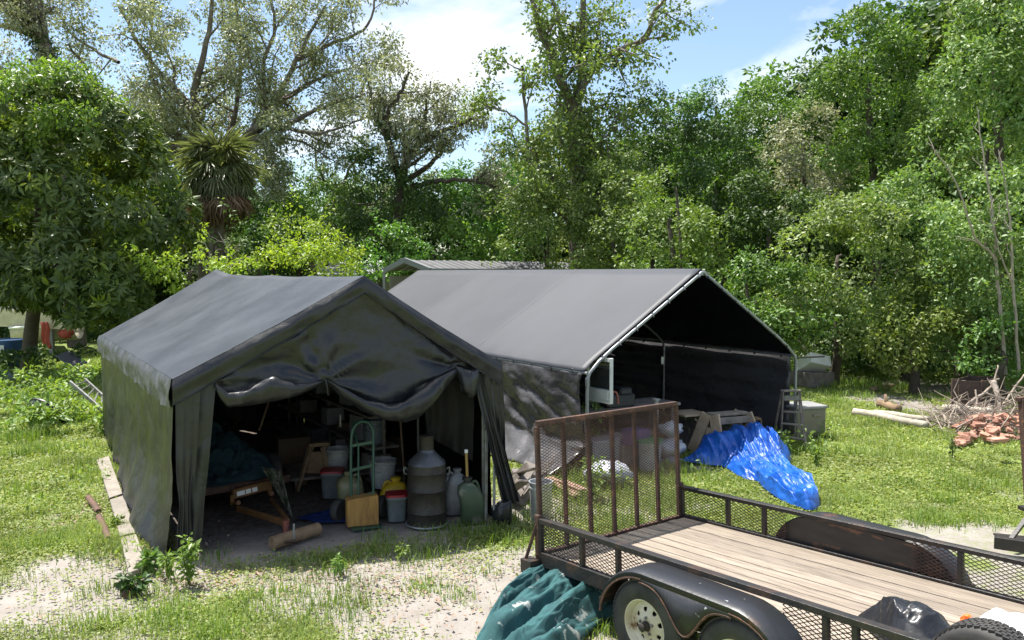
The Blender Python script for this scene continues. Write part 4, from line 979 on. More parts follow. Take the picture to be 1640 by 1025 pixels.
# --- lobed trees: (name, label, trunk px, Y, lobes, leaf material, options)
TREES = [
 ('vine_column_tree', 'dark ivy column standing right of the palm, below the blue gap', 432, 38, [(432,360,28,60),(425,300,20,38),(440,395,34,40)], m_lf_dark, {}),
 ('vine_column_tree', 'green vine-draped tree just left of the twisted thin tree', 470, 39, [(470,370,38,55),(463,312,26,40),(488,345,24,45),(455,290,14,25)], m_lf_vine, {}),
 ('vine_column_tree', 'narrow ivy pillar behind the small bright green tree', 528, 37, [(528,345,24,62),(522,300,17,32),(535,385,28,40)], m_lf_vine, {}),
 ('ivy_stump', 'short round ivy-smothered stump left of the vine-clad oak', 568, 34, [(568,368,20,36),(572,392,24,30)], m_lf_dark, {}),
 ('dome_shrub', 'dark green dome-shaped shrub right of the palm foot', 415, 27, [(410,402,36,34),(440,388,26,28),(395,420,30,24)], m_lf_vine, dict(size=.12)),
 ('bright_sapling', 'small yellow-green tree glowing in the sun behind the black tent', 500, 23.5, [(492,390,46,24),(530,396,34,22),(462,412,36,22),(505,415,40,18),(545,418,26,18)], m_lf_yel, dict(size=.11, dens=18, bark=m_bark_d, trunk_r=.12)),
 ('yellow_shrub', 'low yellow-green shrub between the black tent roof and the palm foot', 320, 23, [(300,432,50,26),(350,440,44,22),(270,428,34,28),(400,436,32,18)], m_lf_yel, dict(dens=15, size=.12)),
 ('glossy_shrub', 'glossy bright shrub behind the left end of the metal carport', 610, 29, [(600,412,46,30),(640,398,40,32),(575,425,34,24)], m_lf_shr, dict(size=.125)),
 ('glossy_shrub', 'glossy bright shrub rising behind the metal carport ridge', 710, 31, [(690,392,46,36),(735,402,44,34),(660,412,34,26),(768,412,30,28)], m_lf_shr, dict(size=.125)),
 ('understory_tree', 'leafy understorey tree left of the tall straight trunk, above the carport', 800, 33, [(790,385,48,46),(825,345,42,50),(760,360,34,40),(800,300,34,36)], m_lf_vine, {}),
 ('understory_tree', 'light green tree hugging the foot of the tall straight trunk', 880, 28, [(870,385,50,46),(905,340,38,42),(850,340,36,36),(935,395,44,38),(880,300,24,30)], m_lf_gum, dict(size=.12)),
 ('understory_tree', 'light green tree right of the tall straight trunk', 990, 27.5, [(985,380,48,52),(1015,330,42,48),(960,330,34,38),(1035,390,36,44),(985,290,30,34),(960,415,40,26)], m_lf_gum, dict(size=.12)),
 ('vine_covered_tree', 'vine-covered tree with a pointed top right of the tall straight trunk', 1045, 33, [(1045,330,36,90),(1038,225,26,62),(1042,168,17,36),(1062,280,22,60)], m_lf_dark, {}),
 ('vine_covered_tree', 'mound of shining vines over the canopy peak', 1075, 24.5, [(1075,345,48,58),(1050,385,44,44),(1105,390,46,48),(1085,300,30,30)], m_lf_vine2, dict(size=.125)),
 ('vine_covered_tree', 'tall dark vine column behind the canopy peak', 1150, 29, [(1150,290,48,95),(1145,210,36,52),(1170,250,30,60),(1165,370,48,60)], m_lf_dark, {}),
 ('crowned_tree', 'tree with a feathery crown standing against the sky left of the white cloud gap', 1148, 36, [(1148,172,32,36),(1120,215,36,44),(1100,200,26,32),(1150,240,40,50)], m_lf_vine, {}),
 ('crowned_tree', 'round-topped tree right of the sky gap at the treeline', 1245, 34, [(1255,175,44,44),(1225,225,38,52),(1275,230,44,56),(1240,300,48,60)], m_lf_vine, {}),
 ('grey_leaf_tree', 'grey-green tree with drooping pale leaves in the treeline', 1290, 29, [(1290,222,42,46),(1262,255,38,40),(1315,265,30,42),(1285,300,44,44)], m_lf_pale, dict(size=.12)),
 ('vine_covered_tree', 'dark leafy tree in the hollow behind the grey-green one', 1250, 27, [(1235,350,46,64),(1270,370,46,60),(1215,400,44,46),(1195,350,30,46)], m_lf_dark, {}),
 ('tall_leafy_tree', 'tall leafy tree poking highest into the cloud right of centre', 1395, 27, [(1395,130,56,62),(1375,70,38,44),(1430,95,42,40),(1360,190,48,60),(1425,190,50,62),(1395,255,60,60),(1392,38,24,26)], m_lf_vine, dict(trunk_r=.2)),
 ('tall_leafy_tree', 'dense tall tree filling the top right corner', 1585, 23, [(1600,60,64,70),(1560,130,62,66),(1625,160,56,70),(1540,205,50,56),(1590,235,60,60),(1640,40,50,80),(1610,-30,54,54)], m_lf_right, dict(trunk_r=.2, size=.13)),
 ('tall_leafy_tree', 'loose-crowned tree between the two tallest on the right', 1495, 26, [(1500,215,50,56),(1480,260,46,50),(1520,270,46,54),(1505,165,30,30)], m_lf_gum, dict(size=.125)),
 ('thicket_bush', 'sunlit bush spreading right of the canopy, beneath the dark hollow', 1235, 21.5, [(1215,470,50,50),(1255,500,52,52),(1195,440,30,30),(1280,470,36,50)], m_lf_vine, dict(size=.12, dens=17)),
 ('thicket_bush', 'big sunlit bush behind the tilted white appliance', 1345, 22, [(1345,400,66,70),(1310,460,60,62),(1380,450,66,74),(1350,335,44,34),(1330,510,60,44)], m_lf_right, dict(size=.12, dens=17)),
 ('thicket_bush', 'tall rounded bush behind the rusty fire box, yellow tips showing', 1450, 22.5, [(1450,380,60,70),(1490,430,60,72),(1430,460,54,64),(1440,320,44,34),(1470,510,60,50)], m_lf_right, dict(size=.12, dens=17)),
 ('thicket_bush', 'broad bush filling the right edge above the brush pile', 1590, 20.5, [(1590,370,66,66),(1630,440,60,80),(1555,450,56,72),(1600,520,66,60),(1540,350,40,40),(1640,320,40,50)], m_lf_right, dict(size=.115, dens=18)),
 ('low_bush', 'small light bush at the wood edge beside the rusty fire box', 1470, 20.2, [(1470,520,44,46),(1505,545,40,36),(1440,550,34,32)], m_lf_vine2, dict(size=.11, dens=20)),
 ('background_shrub', 'dark shrubs behind the shelter at the left edge', 60, 37, [(20,490,60,62),(100,495,60,62),(-45,490,60,62),(165,500,55,55)], m_lf_dark, dict(size=.16)),
 ('edge_thicket', 'dark shaded thicket in the hollow right of the canopy corner', 1300, 24, [(1290,540,50,50),(1330,545,46,44),(1255,545,40,50)], m_lf_dark, dict(size=.12)),  # dark leaf colour stands in for understorey shade in the edge thickets
 ('edge_thicket', 'dark shaded thicket behind the fallen logs', 1400, 24, [(1375,545,46,44),(1420,540,50,50),(1460,545,40,44)], m_lf_dark, dict(size=.12)),
 ('edge_thicket', 'dark shaded thicket behind the rusty fire box and brush pile', 1540, 22.5, [(1520,545,46,50),(1560,550,46,48),(1600,545,46,54)], m_lf_dark, dict(size=.12)),
 ('low_bush', 'low dark bush above the brush pile at the right edge', 1620, 19, [(1615,560,46,40),(1650,540,40,50),(1580,570,30,28)], m_lf_vine, dict(size=.11, dens=18)),
]
for i, (nm, lb, px, Y, lobs, lm, op) in enumerate(TREES):
    o = dict(op); base = D(px, 437, Y); lobe_tree(nm, lb, 'shrub' if ('shrub' in nm or 'bush' in nm) else ('stump' if 'stump' in nm else 'tree'), base, [px_lobe(x, y, Y+random.uniform(-.5,.5), a, b) for x, y, a, b in lobs], lm, 100+i, **o)
# --- the wood behind: row after row of trees, sharing two crowns
def far_tree(seed, lm):
    g = np.random.default_rng(seed); lob = []
    for k in range(9): lob.append(((g.normal()*1.6, g.normal()*1.2, 1.6+k*.85), 1.5+.6*g.random(), 1.4, 1.3+.4*g.random()))
    t = thing('wood_tree', None, 'tree', (0,0,0)); C, O = lobe_points(lob, 7.0, g, .3, back=.25, rs=(.5,1.0)); V, F = clump(C, .25*(.6+.8*g.random(len(C))), 6, .21, g, O=O); npmesh('crown', V, F, lm, t)
    mb = MB(); mb.tube(smooth_path([Vector((0,0,-.1)), Vector((.2,.1,3)), Vector((-.1,0,8))], 4), .2, 7); mb.build('trunk', m_bark_d, t, world=False, smooth=2)
    return t
protos = [far_tree(61, m_lf_vine), far_tree(62, m_lf_dark), far_tree(63, m_lf_gum)]
spots = [(-60,44,150),(30,46,140),(130,43,220),(250,45,200),(330,47,300),(400,46,320),(450,44,310),(500,46,330),(560,45,300),(620,47,290),(690,44,300),(745,46,290),(800,42,270),(860,45,250),(960,43,230),(1010,45,220),(1090,44,190),(1200,43,210),(1330,40,120),(1450,38,60),(1510,37,80),(1560,40,30),(1660,36,-40),(1740,34,-20),(1350,33,250),(1480,31,290),(1600,30,250),(1160,38,230),(-180,44,160),(-320,42,150)]
FAR_LB = ['beyond the left edge of the picture', 'behind the ivy-wrapped leaning oak', 'behind the top of the dark-leaved tree', 'behind the right side of the dark-leaved tree', 'directly behind the palm trunk', 'just right of the palm, low under the oak', 'between the palm and the twisted thin tree', 'behind the narrow ivy pillar', 'behind the ivy-smothered stump', 'behind the vine-clad oak', 'right of the vine-clad oak, over the glossy shrubs', 'over the middle of the metal carport', 'left of the tall straight trunk, low down', 'close left of the tall straight trunk', 'close right of the tall straight trunk', 'left of the pointed vine-covered tree', 'between the pointed tree and the feathery crown', 'in the sky gap left of the round-topped tree', 'behind the tallest leafy tree on the right', 'between the two tallest trees on the right, far back', 'right of the loose-crowned tree', 'behind the dense tree in the top right corner', 'past the right edge, nearer one', 'past the right edge, farther one', 'behind the grey-green tree and tall leafy tree feet', 'behind the big rounded bush with yellow tips', 'behind the broad bush at the right edge', 'behind the tall dark vine column', 'out of view past the left edge, nearer one', 'out of view past the left edge, farther one']
for i, (px, Y, topy) in enumerate(spots):
    b = D(px, 437, Y); h = D(px, topy, Y).z; s = max(.5, h/9.6); M = Matrix.Translation((b.x, b.y, 0)) @ Matrix.Rotation(random.uniform(-.5,.5), 4, 'Z') @ Matrix.Diagonal((s*1.1, s*1.1, s, 1))
    pr = protos[i % 3]
    if i < 3: o = pr; o.matrix_world = M
    else: o = copy_tree(pr, M)
    o['label'] = 'background wood tree '+FAR_LB[i]; o['group'] = 'trees of the wood behind'
# --- bare pale saplings on the right
def bare(name, label, limbs, seed, sp=None, m=m_bark_pale):
    rr = random.Random(seed); base = Vector(limbs[0][0][0]); mb = MB(); tips = []
    for pts, r0, r1 in limbs: branch_out(mb, smooth_path(pts, 5, .015, rr), r0, r1, 0, rr, tips, sp or [(1.0,.7,42,.25,.3,.12),(1.2,.35,40,.2,.3,.12)], 6)
    return tag(mb.build(name, m, smooth=2), label, 'dead tree')
bare('bare_sapling', 'forked leafless pale sapling in front of the right-hand bushes', [([D(1610,600,18.8), D(1600,470,18.8), D(1590,410,18.8), D(1562,380,18.6), D(1530,290,18.4), D(1492,235,18.2)], .05, .012), ([D(1598,440,18.8), D(1590,340,18.8), D(1575,250,18.9), D(1565,170,19)], .035, .01)], 41)
bare('bare_sapling', 'thin leafless sapling near the right edge of the thicket', [([D(1632,600,18.5), D(1622,440,18.5), D(1615,330,18.5), D(1600,250,18.5)], .04, .01), ([D(1622,460,18.5), D(1600,400,18.3), D(1582,330,18.2)], .025, .008)], 42)
bare('dead_shrub', 'tangle of grey leafless twigs at the foot of the palm', [([D(345,437,24), D(335,405,24), D(322,375,24)], .03, .008), ([D(350,437,24), D(365,405,24), D(350,372,24)], .03, .008), ([D(355,437,24), D(385,415,24), D(410,410,24)], .025, .008), ([D(340,437,24), D(315,415,24), D(295,408,24)], .025, .008)], 43, [(3,.5,45,.2,.2,.25),(3,.25,45,.1,.2,.25)])

# ================================================================== OBJECTS
m_wood = mat('pale_weathered_wood', (.42,.33,.23), .85, (.28,.21,.14), 4, stretch=(1,1,1), bump=.4, bscale=20, rnd=.15)
m_wood_grey = mat('grey_old_wood', (.24,.21,.18), .9, (.13,.11,.095), 6, bump=.5, bscale=25, rnd=.25)
m_wood_board = mat('sunbleached_board', (.27,.24,.20), .85, (.19,.165,.135), 5, bump=.4, bscale=22, rnd=.1)
m_rustpipe = mat('rusty_brown_pipe', (.15,.085,.055), .85, (.09,.05,.035), 7, bump=.3, bscale=30)
m_log = mat('tan_log', (.25,.17,.10), .85, (.15,.10,.06), 7, bump=.5, bscale=24)
m_log_pale = mat('bleached_log', (.46,.41,.33), .85, (.30,.26,.20), 6, bump=.5, bscale=24)
m_teal = mat('teal_shade_net', (.03,.115,.12), .85, (.018,.07,.076), 5, c3=(.36,.40,.38), s3=4.5, lo3=.61, hi3=.65, stretch=(1.2,1.2,1), bump=.5, bscale=220)
m_blue = mat('blue_tarp', (.007,.07,.36), .42, (.013,.12,.50), 3, spec=.5, bump=.1, bscale=24, rvar=.08, crinkle=.5, cscale=1.9)
m_bag = mat('black_plastic_bag', (.014,.015,.018), .34, (.02,.021,.025), 4, spec=.5, bump=.1, bscale=30, crinkle=.25, cscale=2.5)
m_whitebag = mat('white_woven_sack', (.72,.73,.73), .6, (.6,.61,.62), 6, bump=.25, bscale=90)
m_orange = mat('orange_tape', (.85,.16,.02), .5)
m_plastic_w = mat('white_plastic', (.34,.35,.35), .45, (.22,.22,.21), 6)
m_plastic_y = mat('yellow_plastic', (.62,.42,.02), .45, (.48,.30,.015), 6)
m_plastic_gr = mat('dark_green_plastic', (.04,.075,.038), .5, (.075,.09,.06), 6, c3=(.2,.19,.15), s3=5)
m_carboy = mat('cloudy_carboy', (.24,.23,.12), .4, (.17,.16,.085), 5)
m_lid = mat('red_lid', (.28,.012,.02), .45)
m_gbucket = mat('grey_bucket', (.20,.23,.24), .5, (.13,.15,.16), 6)
m_churn = mat('sooty_metal_can', (.032,.028,.023), .5, (.052,.044,.034), 14, metal=.25, bump=.3, bscale=60, c3=(.028,.025,.022), s3=5)
m_handtruck = mat('green_paint', (.022,.07,.048), .45, (.035,.09,.06), 9)
m_crate = mat('yellow_pine_crate', (.42,.23,.06), .75, (.25,.13,.035), 3.5, stretch=(5,5,1), bump=.3, bscale=20)
m_yframe = mat('orange_brown_steel', (.20,.095,.03), .55, (.12,.06,.025), 7)
m_sticker = mat('white_sticker', (.75,.75,.72), .5)
m_redsteel = mat('faded_red_steel', (.30,.09,.06), .6, (.2,.07,.05), 8)
m_tan = mat('tan_plastic_box', (.19,.172,.125), .6, (.155,.14,.10), 3)
m_lidgrey = mat('grey_box_lid', (.27,.27,.265), .6, (.21,.21,.205), 4)
m_applw = mat('white_enamel', (.78,.79,.78), .35, (.66,.67,.66), 4)
m_brick = mat('salmon_brick', (.42,.215,.15), .9, (.30,.145,.10), 6, c3=(.55,.42,.34), s3=5, lo3=.60, hi3=.72, bump=.5, bscale=40, rnd=.3)
m_rustplate = mat('rust_brown_plate', (.075,.048,.036), .75, (.05,.034,.028), 5, c3=(.12,.07,.05), s3=9)
m_twig = mat('grey_dead_wood', (.33,.27,.22), .9, (.20,.16,.13), 6, bump=.4, bscale=30)
m_greenpaint = mat('dull_green_steel', (.10,.14,.11), .6, (.07,.09,.075), 8)
m_bluebarrel = mat('blue_barrel_plastic', (.015,.07,.17), .45, (.02,.05,.11), 4)
m_cream = mat('cream_fibreglass', (.58,.53,.38), .5, (.42,.38,.26), 3)
m_redcloth = mat('faded_red_cover', (.40,.07,.045), .75, (.28,.05,.035), 5)
m_darkplastic = mat('black_tub_plastic', (.018,.019,.02), .45)
m_mirror = mat('white_painted_frame', (.62,.64,.62), .5, (.5,.53,.5), 6)
m_glass = mat('mirror_glass', (.75,.8,.78), .08, metal=.95)
m_purple = mat('violet_cloth', (.07,.05,.14), .8)
m_graybin = mat('grey_bin', (.25,.25,.26), .55, (.18,.18,.19), 5)
m_wrapped = mat('white_plastic_wrap', (.42,.44,.48), .35, (.28,.30,.34), 5, bump=.4, bscale=18)
m_dead = mat('dark_machine', (.02,.02,.022), .5)
mc = mat('camouflage_cloth', (.055,.07,.035), .85, (.15,.145,.105), 9, lo=.48, hi=.52, c3=(.025,.022,.015), s3=14, lo3=.54, hi3=.57)

def single(nm, mb, m, label, cat, group=None, **k): return tag(mb.build(nm, m, **k), label, cat, group)
def cloth(nm, outline, peaks, m, label, cat, seed=0, amp=.05, fs=3.0, fdir=None, z0=0.0, rings=46, nb=150, M=None, parent=None, center=None, edge=.02, pleat=.0):
    """a heaped sheet: polar net over a star-shaped outline, heights from peaks plus creases; real thickness by its heaped folds"""
    pts = [Vector((p[0], p[1], 0)) for p in outline]; c = center if center is not None else sum(pts, Vector())/len(pts); c = Vector((c[0], c[1], 0))
    b = smooth_path(pts+[pts[0]], max(1, nb//len(pts))); b = b[:-1]
    P = []
    for k in range(1, rings+1):
        r = k/rings; row = []
        for q in b:
            p = c + (q-c)*r; d = (q-c).length*(1-r)
            h = 0
            for (qx, qy, ph, pr) in peaks:
                e = ((p.x-qx)**2+(p.y-qy)**2)/(pr*pr); h = max(h, ph*math.exp(-e*1.3)) if True else 0
            x, y = p.x*fs+seed*3.1, p.y*fs+seed*1.7
            if fdir:
                a = (p.x*fdir[0]+p.y*fdir[1])*fs*.35; t2 = (-p.x*fdir[1]+p.y*fdir[0])*fs*1.8; x, y = a+seed*3.1, t2+seed*1.7
            n1 = 1-abs(float(fbm(x, y, 3))-.5)*4; n2 = float(fbm(x*2.3+9, y*2.3+4, 3))-.5
            n3 = 1-abs(2*float(vnoise(x*3.1+2*n2, y*3.1+seed))-1); n4 = 1-abs(2*float(vnoise(x*7.3+4, y*7.3+2*n2))-1)
            fall = min(1, d/.16)
            z = (h + amp*max(0, n1)*.8 + amp*1.0*n2 + amp*.55*(n3-.5) + amp*.25*(n4-.5) + (pleat*abs(math.sin(t2*1.9+1.6*n2+.5*math.sin(a*1.3)))**.6 if fdir else 0))*fall**.7 + edge*(1-fall*.5)
            jx = amp*.9*(float(vnoise(x*1.7+3, y*1.7))-.5)*fall; jy = amp*.9*(float(vnoise(x*1.7, y*1.7+8))-.5)*fall
            row.append(Vector((p.x+jx, p.y+jy, z0+max(.004, z))))
        P.append(row)
    x = MB(); x.grid(P, True)
    top = Vector((0,0,0))
    n = len(b); ci = len(x.v); x.v.append(tuple(sum(P[0], Vector())/n)); x.f += [(ci, (j+1)%n, j) for j in range(n)]
    x.f = [tuple(reversed(f)) for f in x.f] if False else x.f
    if M is not None: x.v = [tuple(M @ Vector(v)) for v in x.v]
    o = x.build(nm, m, parent, smooth=2)
    return tag(o, label, cat) if label else o

# ---------------------------------------------------------------- left of the tent
A0 = [(157,737),(190,800),(178,737)]
bd = [((155,736),(174,730),(196,790),(175,797)), ((176,800),(198,793),(217,852),(192,858)), ((193,861),(218,855),(236,906),(206,917))]
for i, (a, b, c_, d_) in enumerate(bd):
    q = [G(*a, .05), G(*b, .05), G(*c_, .05), G(*d_, .05)]; x = MB()
    x.add([p for p in q]+[p-Vector((0,0,.05)) for p in q], [(0,1,2,3),(7,6,5,4),(0,4,5,1),(1,5,6,2),(2,6,7,3),(3,7,4,0)])
    single('ground_board', x, m_wood_board, ['sunbleached board along the tent wall, the farthest of three laid end to end', 'sunbleached board along the tent wall, the middle of three laid end to end', 'sunbleached board along the tent wall, the nearest of three laid end to end'][i], 'board', 'boards laid along the black tent', bevel=.004)
for i, (a, b) in enumerate((((141,797),(158,820)), ((158,828),(174,864)), ((196,935),(204,952)))):
    x = MB(); x.tube([G(*a, .015), lerp(G(*a,.015), G(*b,.015), .5)+Vector((.01,0,0)), G(*b, .015)], .04, 12); single('rusty_pipe', x, m_rustpipe, ['short rusty brown pipe in the grass, farthest along the boards', 'longer rusty brown pipe lying beside the middle board', 'rusty brown pipe end half sunk in the sand past the nearest board'][i], 'pipe', 'rusty pipes beside the boards', smooth=True)
# grey aluminium ladder leaning behind the tent wall
lt = thing('extension_ladder', 'grey aluminium ladder lying on the grass against the back corner of the black tent', 'ladder', G(140, 660))
la, lb_ = [D(112,612,16.5), D(158,652,15.6)], [D(136,608,17.2), D(162,632,16.4)]
for a, b in (la, lb_):
    x = MB(); x.bar(a, b+(b-a)*.25, .035, .075); x.build('side_rail', m_pipe_dull, lt)
for k in range(5):
    f = .12+k*.24; x = MB(); x.tube([lerp(la[0], la[1], f), lerp(lb_[0], lb_[1], f)], .016, 8); x.build('rung', m_pipe_dull, lt, smooth=True)
# black half tub swallowed by weeds
x = MB(); p = G(60, 680); rt = Matrix.Rotation(R(-48), 3, 'X') @ Matrix.Rotation(R(18), 3, 'Y'); x.lathe([(.30,0),(.36,.14),(.40,.26),(.42,.27),(.41,.30),(.37,.28),(.33,.14),(.28,.03)], p+Vector((0,.05,.02)), 28, rt, caps=True); single('black_tub', x, m_darkplastic, 'black plastic tub tipped on its side among the weeds', 'tub', smooth=True)
# far left clutter under the tree
x = MB(); p = D(12, 580, 25.6); p.z = 0; x.lathe([(.54,0),(.57,.02),(.57,.28),(.585,.30),(.57,.32),(.57,.58),(.585,.60),(.57,.62),(.57,.88),(.56,.90),(.52,.90),(.51,.86)], p, 32); bb = single('blue_barrel', x, m_bluebarrel, 'wide blue barrel at the left edge beneath the dark-leaved tree', 'barrel', smooth=True)
x = MB(); q = p+Vector((.14,-.575,.68)); x.box(q, (.22,.012,.16), Matrix.Rotation(.22, 3, 'Z')); x.build('paper_label', m_sticker, bb)
st = thing('open_shelter', 'cream beam shelter on posts behind the dark-leaved tree', 'shelter', D(50, 560, 30))
x = MB(); x.bar(D(-60,506,29.5), D(105,514,29.5), .15, .62); x.build('fascia_beam', m_cream, st)
x = MB(); x.grid([[D(-60,492,29.5), D(105,500,29.5)], [D(-80,478,34), D(90,484,34)]]); x.build('roof_sheet', m_metal_roof, st, thick=.05)
for px in (34, 82):
    a = D(px, 520, 29.6); x = MB(); x.bar(Vector((a.x,a.y,0)), a, .14, .14); x.build('post', m_metal_trim, st)
bt = thing('small_boat', 'cream fibreglass boat hull stored under the shelter with red covers', 'boat', D(80, 560, 31))
P = []
for i in range(13):
    f = i/12; a = D(lerp(28,128,f), 546, lerp(29.8,30.6,f)); wd = .75*math.sin(math.pi*(.12+.80*f))**.5; row = []
    for k in range(9):
        th = math.pi*k/8; row.append(Vector((a.x, a.y-wd*math.cos(th), .35+.65-.62*math.sin(th)**.7 + .12*f)))
    P.append(row)
x = MB(); x.grid(P); x.build('hull', m_cream, bt, smooth=2, thick=.03)
x = MB(); x.tube([r_[0] for r_ in P], .05, 6); x.build('gunwale', m_applw, bt, smooth=True)
x = MB(); x.tube([r_[-1] for r_ in P], .05, 6); x.build('gunwale', m_applw, bt, smooth=True)
x = MB(); q = D(73, 540, 29.2); x.grid([[q+Vector((-.15+.3*j/6+.2*k/8*.4, -.05+.05*math.sin(j*2+k), .55-.12*k)) for j in range(7)] for k in range(9)]); single('red_cover', x, m_redcloth, 'faded red cover hanging beside the shelter post', 'cover', smooth=2, thick=.01)
x = MB(); x.rock(D(106, 533, 29.6), .26, 4, 12, 8, .35, (1,.8,.9)); single('red_bundle', x, m_redcloth, 'red bundle lying on the boat under the shelter', 'bundle', smooth=2)
x = MB(); x.bar(D(100,566,23.5), D(128,585,22.6), .42, .035, up=(.3,-.6,.7)); single('leaning_sheet', x, mat('dark_grey_panel', (.07,.068,.075), .6, (.10,.10,.10), 5), 'dark grey panel leaning in the undergrowth by the tree', 'panel', bevel=.005)
x = MB(); x.bar(D(106,586,22.3)-Vector((0,0,.2)), D(139,587,22.2)-Vector((0,0,.2)), .2, .04); single('dark_plank', x, m_wood_grey, 'short dark plank lying below the leaning panel', 'plank', bevel=.005)
x = MB(); x.rock(G(8, 614)+Vector((0,0,.16)), .26, 6, 12, 8, .2, (1,1,.75)); single('junk_lump', x, m_gbucket, 'rounded blue-grey lump in the weeds at the left edge', 'junk', smooth=2)

# ---------------------------------------------------------------- inside the black tent
a, b = G(436, 880), G(510, 856); x = MB(); x.tube([a+Vector((0,0,.07)), b+Vector((0,0,.07))], .072, 16); lg = single('wooden_post', x, m_log, 'short round wooden post lying under the implement coupler at the tent mouth', 'post', smooth=True, bevel=.004)
gt = thing('towed_implement', 'orange-brown towed implement under cloths at the tent mouth', 'trailer', G(420, 850))
Pc = D(460, 838, 9.15); Bm = D(402, 784, 10.1); dT = (Bm-Pc); dT.z = 0
left = Vector((-dT.y, dT.x, 0)).normalized(); bl, br = D(372, 792, 9.9), D(432, 776, 10.2)
x = MB(); x.bar(bl, br, .07, .12); x.build('front_beam', m_yframe, gt, bevel=.012)
for px, py, wd in ((382,789,.10),(397,785,.065),(410,781,.065)):
    q = D(px, py, 10.0); q = bl + (br-bl)*((q-bl).dot(br-bl)/(br-bl).length_squared); e = (br-bl).normalized(); o_ = Vector((e.y,-e.x,0)); x = MB(); x.bar(q-e*wd/2+o_*.038, q+e*wd/2+o_*.038, .006, .055, up=(0,0,1)); x.build('sticker', m_sticker, gt)
for s in (bl, br): 
    x = MB(); x.tube([s, s+Vector((0,0,-.12)), lerp(s, Pc, .12)+Vector((0,0,-.06))], .03, 8); x.build('beam_end', m_yframe, gt, smooth=True)
x = MB(); x.bar(lerp(bl,Pc,.1)-Vector((0,0,.14)), Pc, .05, .07); x.build('tongue', m_yframe, gt, bevel=.006)
x = MB(); x.bar(lerp(br,Pc,.05)-Vector((0,0,.16)), Pc+Vector((0,.04,.01)), .04, .05); x.build('tongue', m_yframe, gt, bevel=.006)
x = MB(); q = D(458, 850, 9.1); x.tube([q+Vector((0,0,.12)), q+Vector((0,0,.02)), q-Vector((0,0,.16))], .036, 10); x.build('jack_tube', m_redsteel, gt, smooth=True)
x = MB(); x.bar(q-Vector((0,0,.16)), G(466,866,.13), .10, .02); x.build('coupler_plate', m_rust, gt)
x = MB(); z_ = G(471, 862, .14); x.tube([z_, z_+Vector((0,0,.16))], .012, 8); x.build('pin', m_pipe, gt, smooth=True)
fwd = dT.normalized()
x = MB(); c_ = (bl+br)/2+fwd*.95; x.box(c_+Vector((0,0,.02)), (1.6,1.15,.10), Matrix.Rotation(math.atan2(fwd.y, fwd.x), 3, 'Z')); x.build('bed', m_rust, gt, bevel=.01)
for s in (-1, 1):
    q = c_+left*s*.62; x = MB(); x.lathe([(.12,-.07),(.22,-.075),(.25,-.05),(.25,.05),(.22,.075),(.12,.07)], Vector((q.x,q.y,.25)), 24, Vector((0,0,1)).rotation_difference(left).to_matrix()); x.build('wheel', m_tyre, gt, smooth=True)
rot2 = lambda p, a: Vector((p[0]*math.cos(a)-p[1]*math.sin(a), p[0]*math.sin(a)+p[1]*math.cos(a)))
cz = c_.z+.07
def ringpts(c, rx, ry, a, n=12, j=.12, seed=0): 
    r_ = random.Random(seed); out = []
    for k in range(n):
        t = 2*math.pi*k/n; s = 1+r_.uniform(-j, j); v = rot2((rx*s*math.cos(t), ry*s*math.sin(t)), a); out.append((c.x+v.x, c.y+v.y))
    return out
ang = math.atan2(fwd.y, fwd.x)
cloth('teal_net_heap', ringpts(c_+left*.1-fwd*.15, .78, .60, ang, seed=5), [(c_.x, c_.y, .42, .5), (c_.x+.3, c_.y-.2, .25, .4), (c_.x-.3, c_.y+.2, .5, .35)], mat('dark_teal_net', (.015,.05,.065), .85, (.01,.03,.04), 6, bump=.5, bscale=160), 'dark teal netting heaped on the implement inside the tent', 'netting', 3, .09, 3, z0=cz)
x = MB(); e0_ = D(425,752,10.2); P = []
for k in range(12):
    f = k/11; row = []
    for j in range(12):
        s = j/11; px = lerp(lerp(418,450,s), lerp(448,470,s), f); py = lerp(lerp(748,752,s), lerp(796,832,s), f)
        row.append(D(px, py, 10.05-.35*f+.06*math.sin(s*9+f*3)))
    P.append(row)
x.grid(P); single('camouflage_cloth', x, mc, 'camouflage cloth draped over the implement corner', 'cloth', smooth=2, thick=.006)
# hand truck
ht = thing('hand_truck', 'green steel hand truck standing behind a yellow pine block in the tent', 'hand truck', G(582, 843))
Yh = 9.55; yb = G(582, 843).y
def HT(px, py, dy=0): 
    f = (843-py)/(843-690); return D(px, py, yb+.05+.12*f+dy)
lp = [HT(563,840), HT(562,740), HT(563,700), HT(567,685), HT(575,677), HT(583,675), HT(591,678), HT(597,688), HT(598,702), HT(598,760), HT(598,830)]
x = MB(); x.tube(smooth_path(lp, 4), .017, 10); x.build('loop_frame', m_handtruck, ht, smooth=True)
for a, b in (((563,714),(597,708)), ((563,753),(597,745)), ((563,800),(598,790))):
    x = MB(); x.bar(HT(*a), HT(*b), .012, .035); x.build('cross_bar', m_handtruck, ht)
x = MB(); x.tube([HT(574,712), HT(574,795)], .012, 8); x.build('centre_bar', m_handtruck, ht, smooth=True)
x = MB(); x.tube(smooth_path([HT(574,712), HT(568,695,.1), HT(565,680,.22), HT(572,674,.3)], 4), .014, 8); x.build('rear_handle', m_handtruck, ht, smooth=True)
x = MB(); a = G(560,845,.01); b = G(607,838,.01); x.bar(a, b, .30, .012); x.build('toe_plate', m_handtruck, ht)
for px, py in ((540,822),(612,815)):
    p = G(px, py+18); x = MB(); x.lathe([(.05,-.04),(.075,-.045),(.12,-.05),(.135,-.03),(.135,.03),(.12,.05),(.075,.045),(.05,.04)], Vector((p.x, p.y+.12, .135)), 28, Vector((0,0,1)).rotation_difference(Vector((.9,-.45,0)).normalized()).to_matrix()); x.build('wheel', m_tyre, ht, smooth=True)
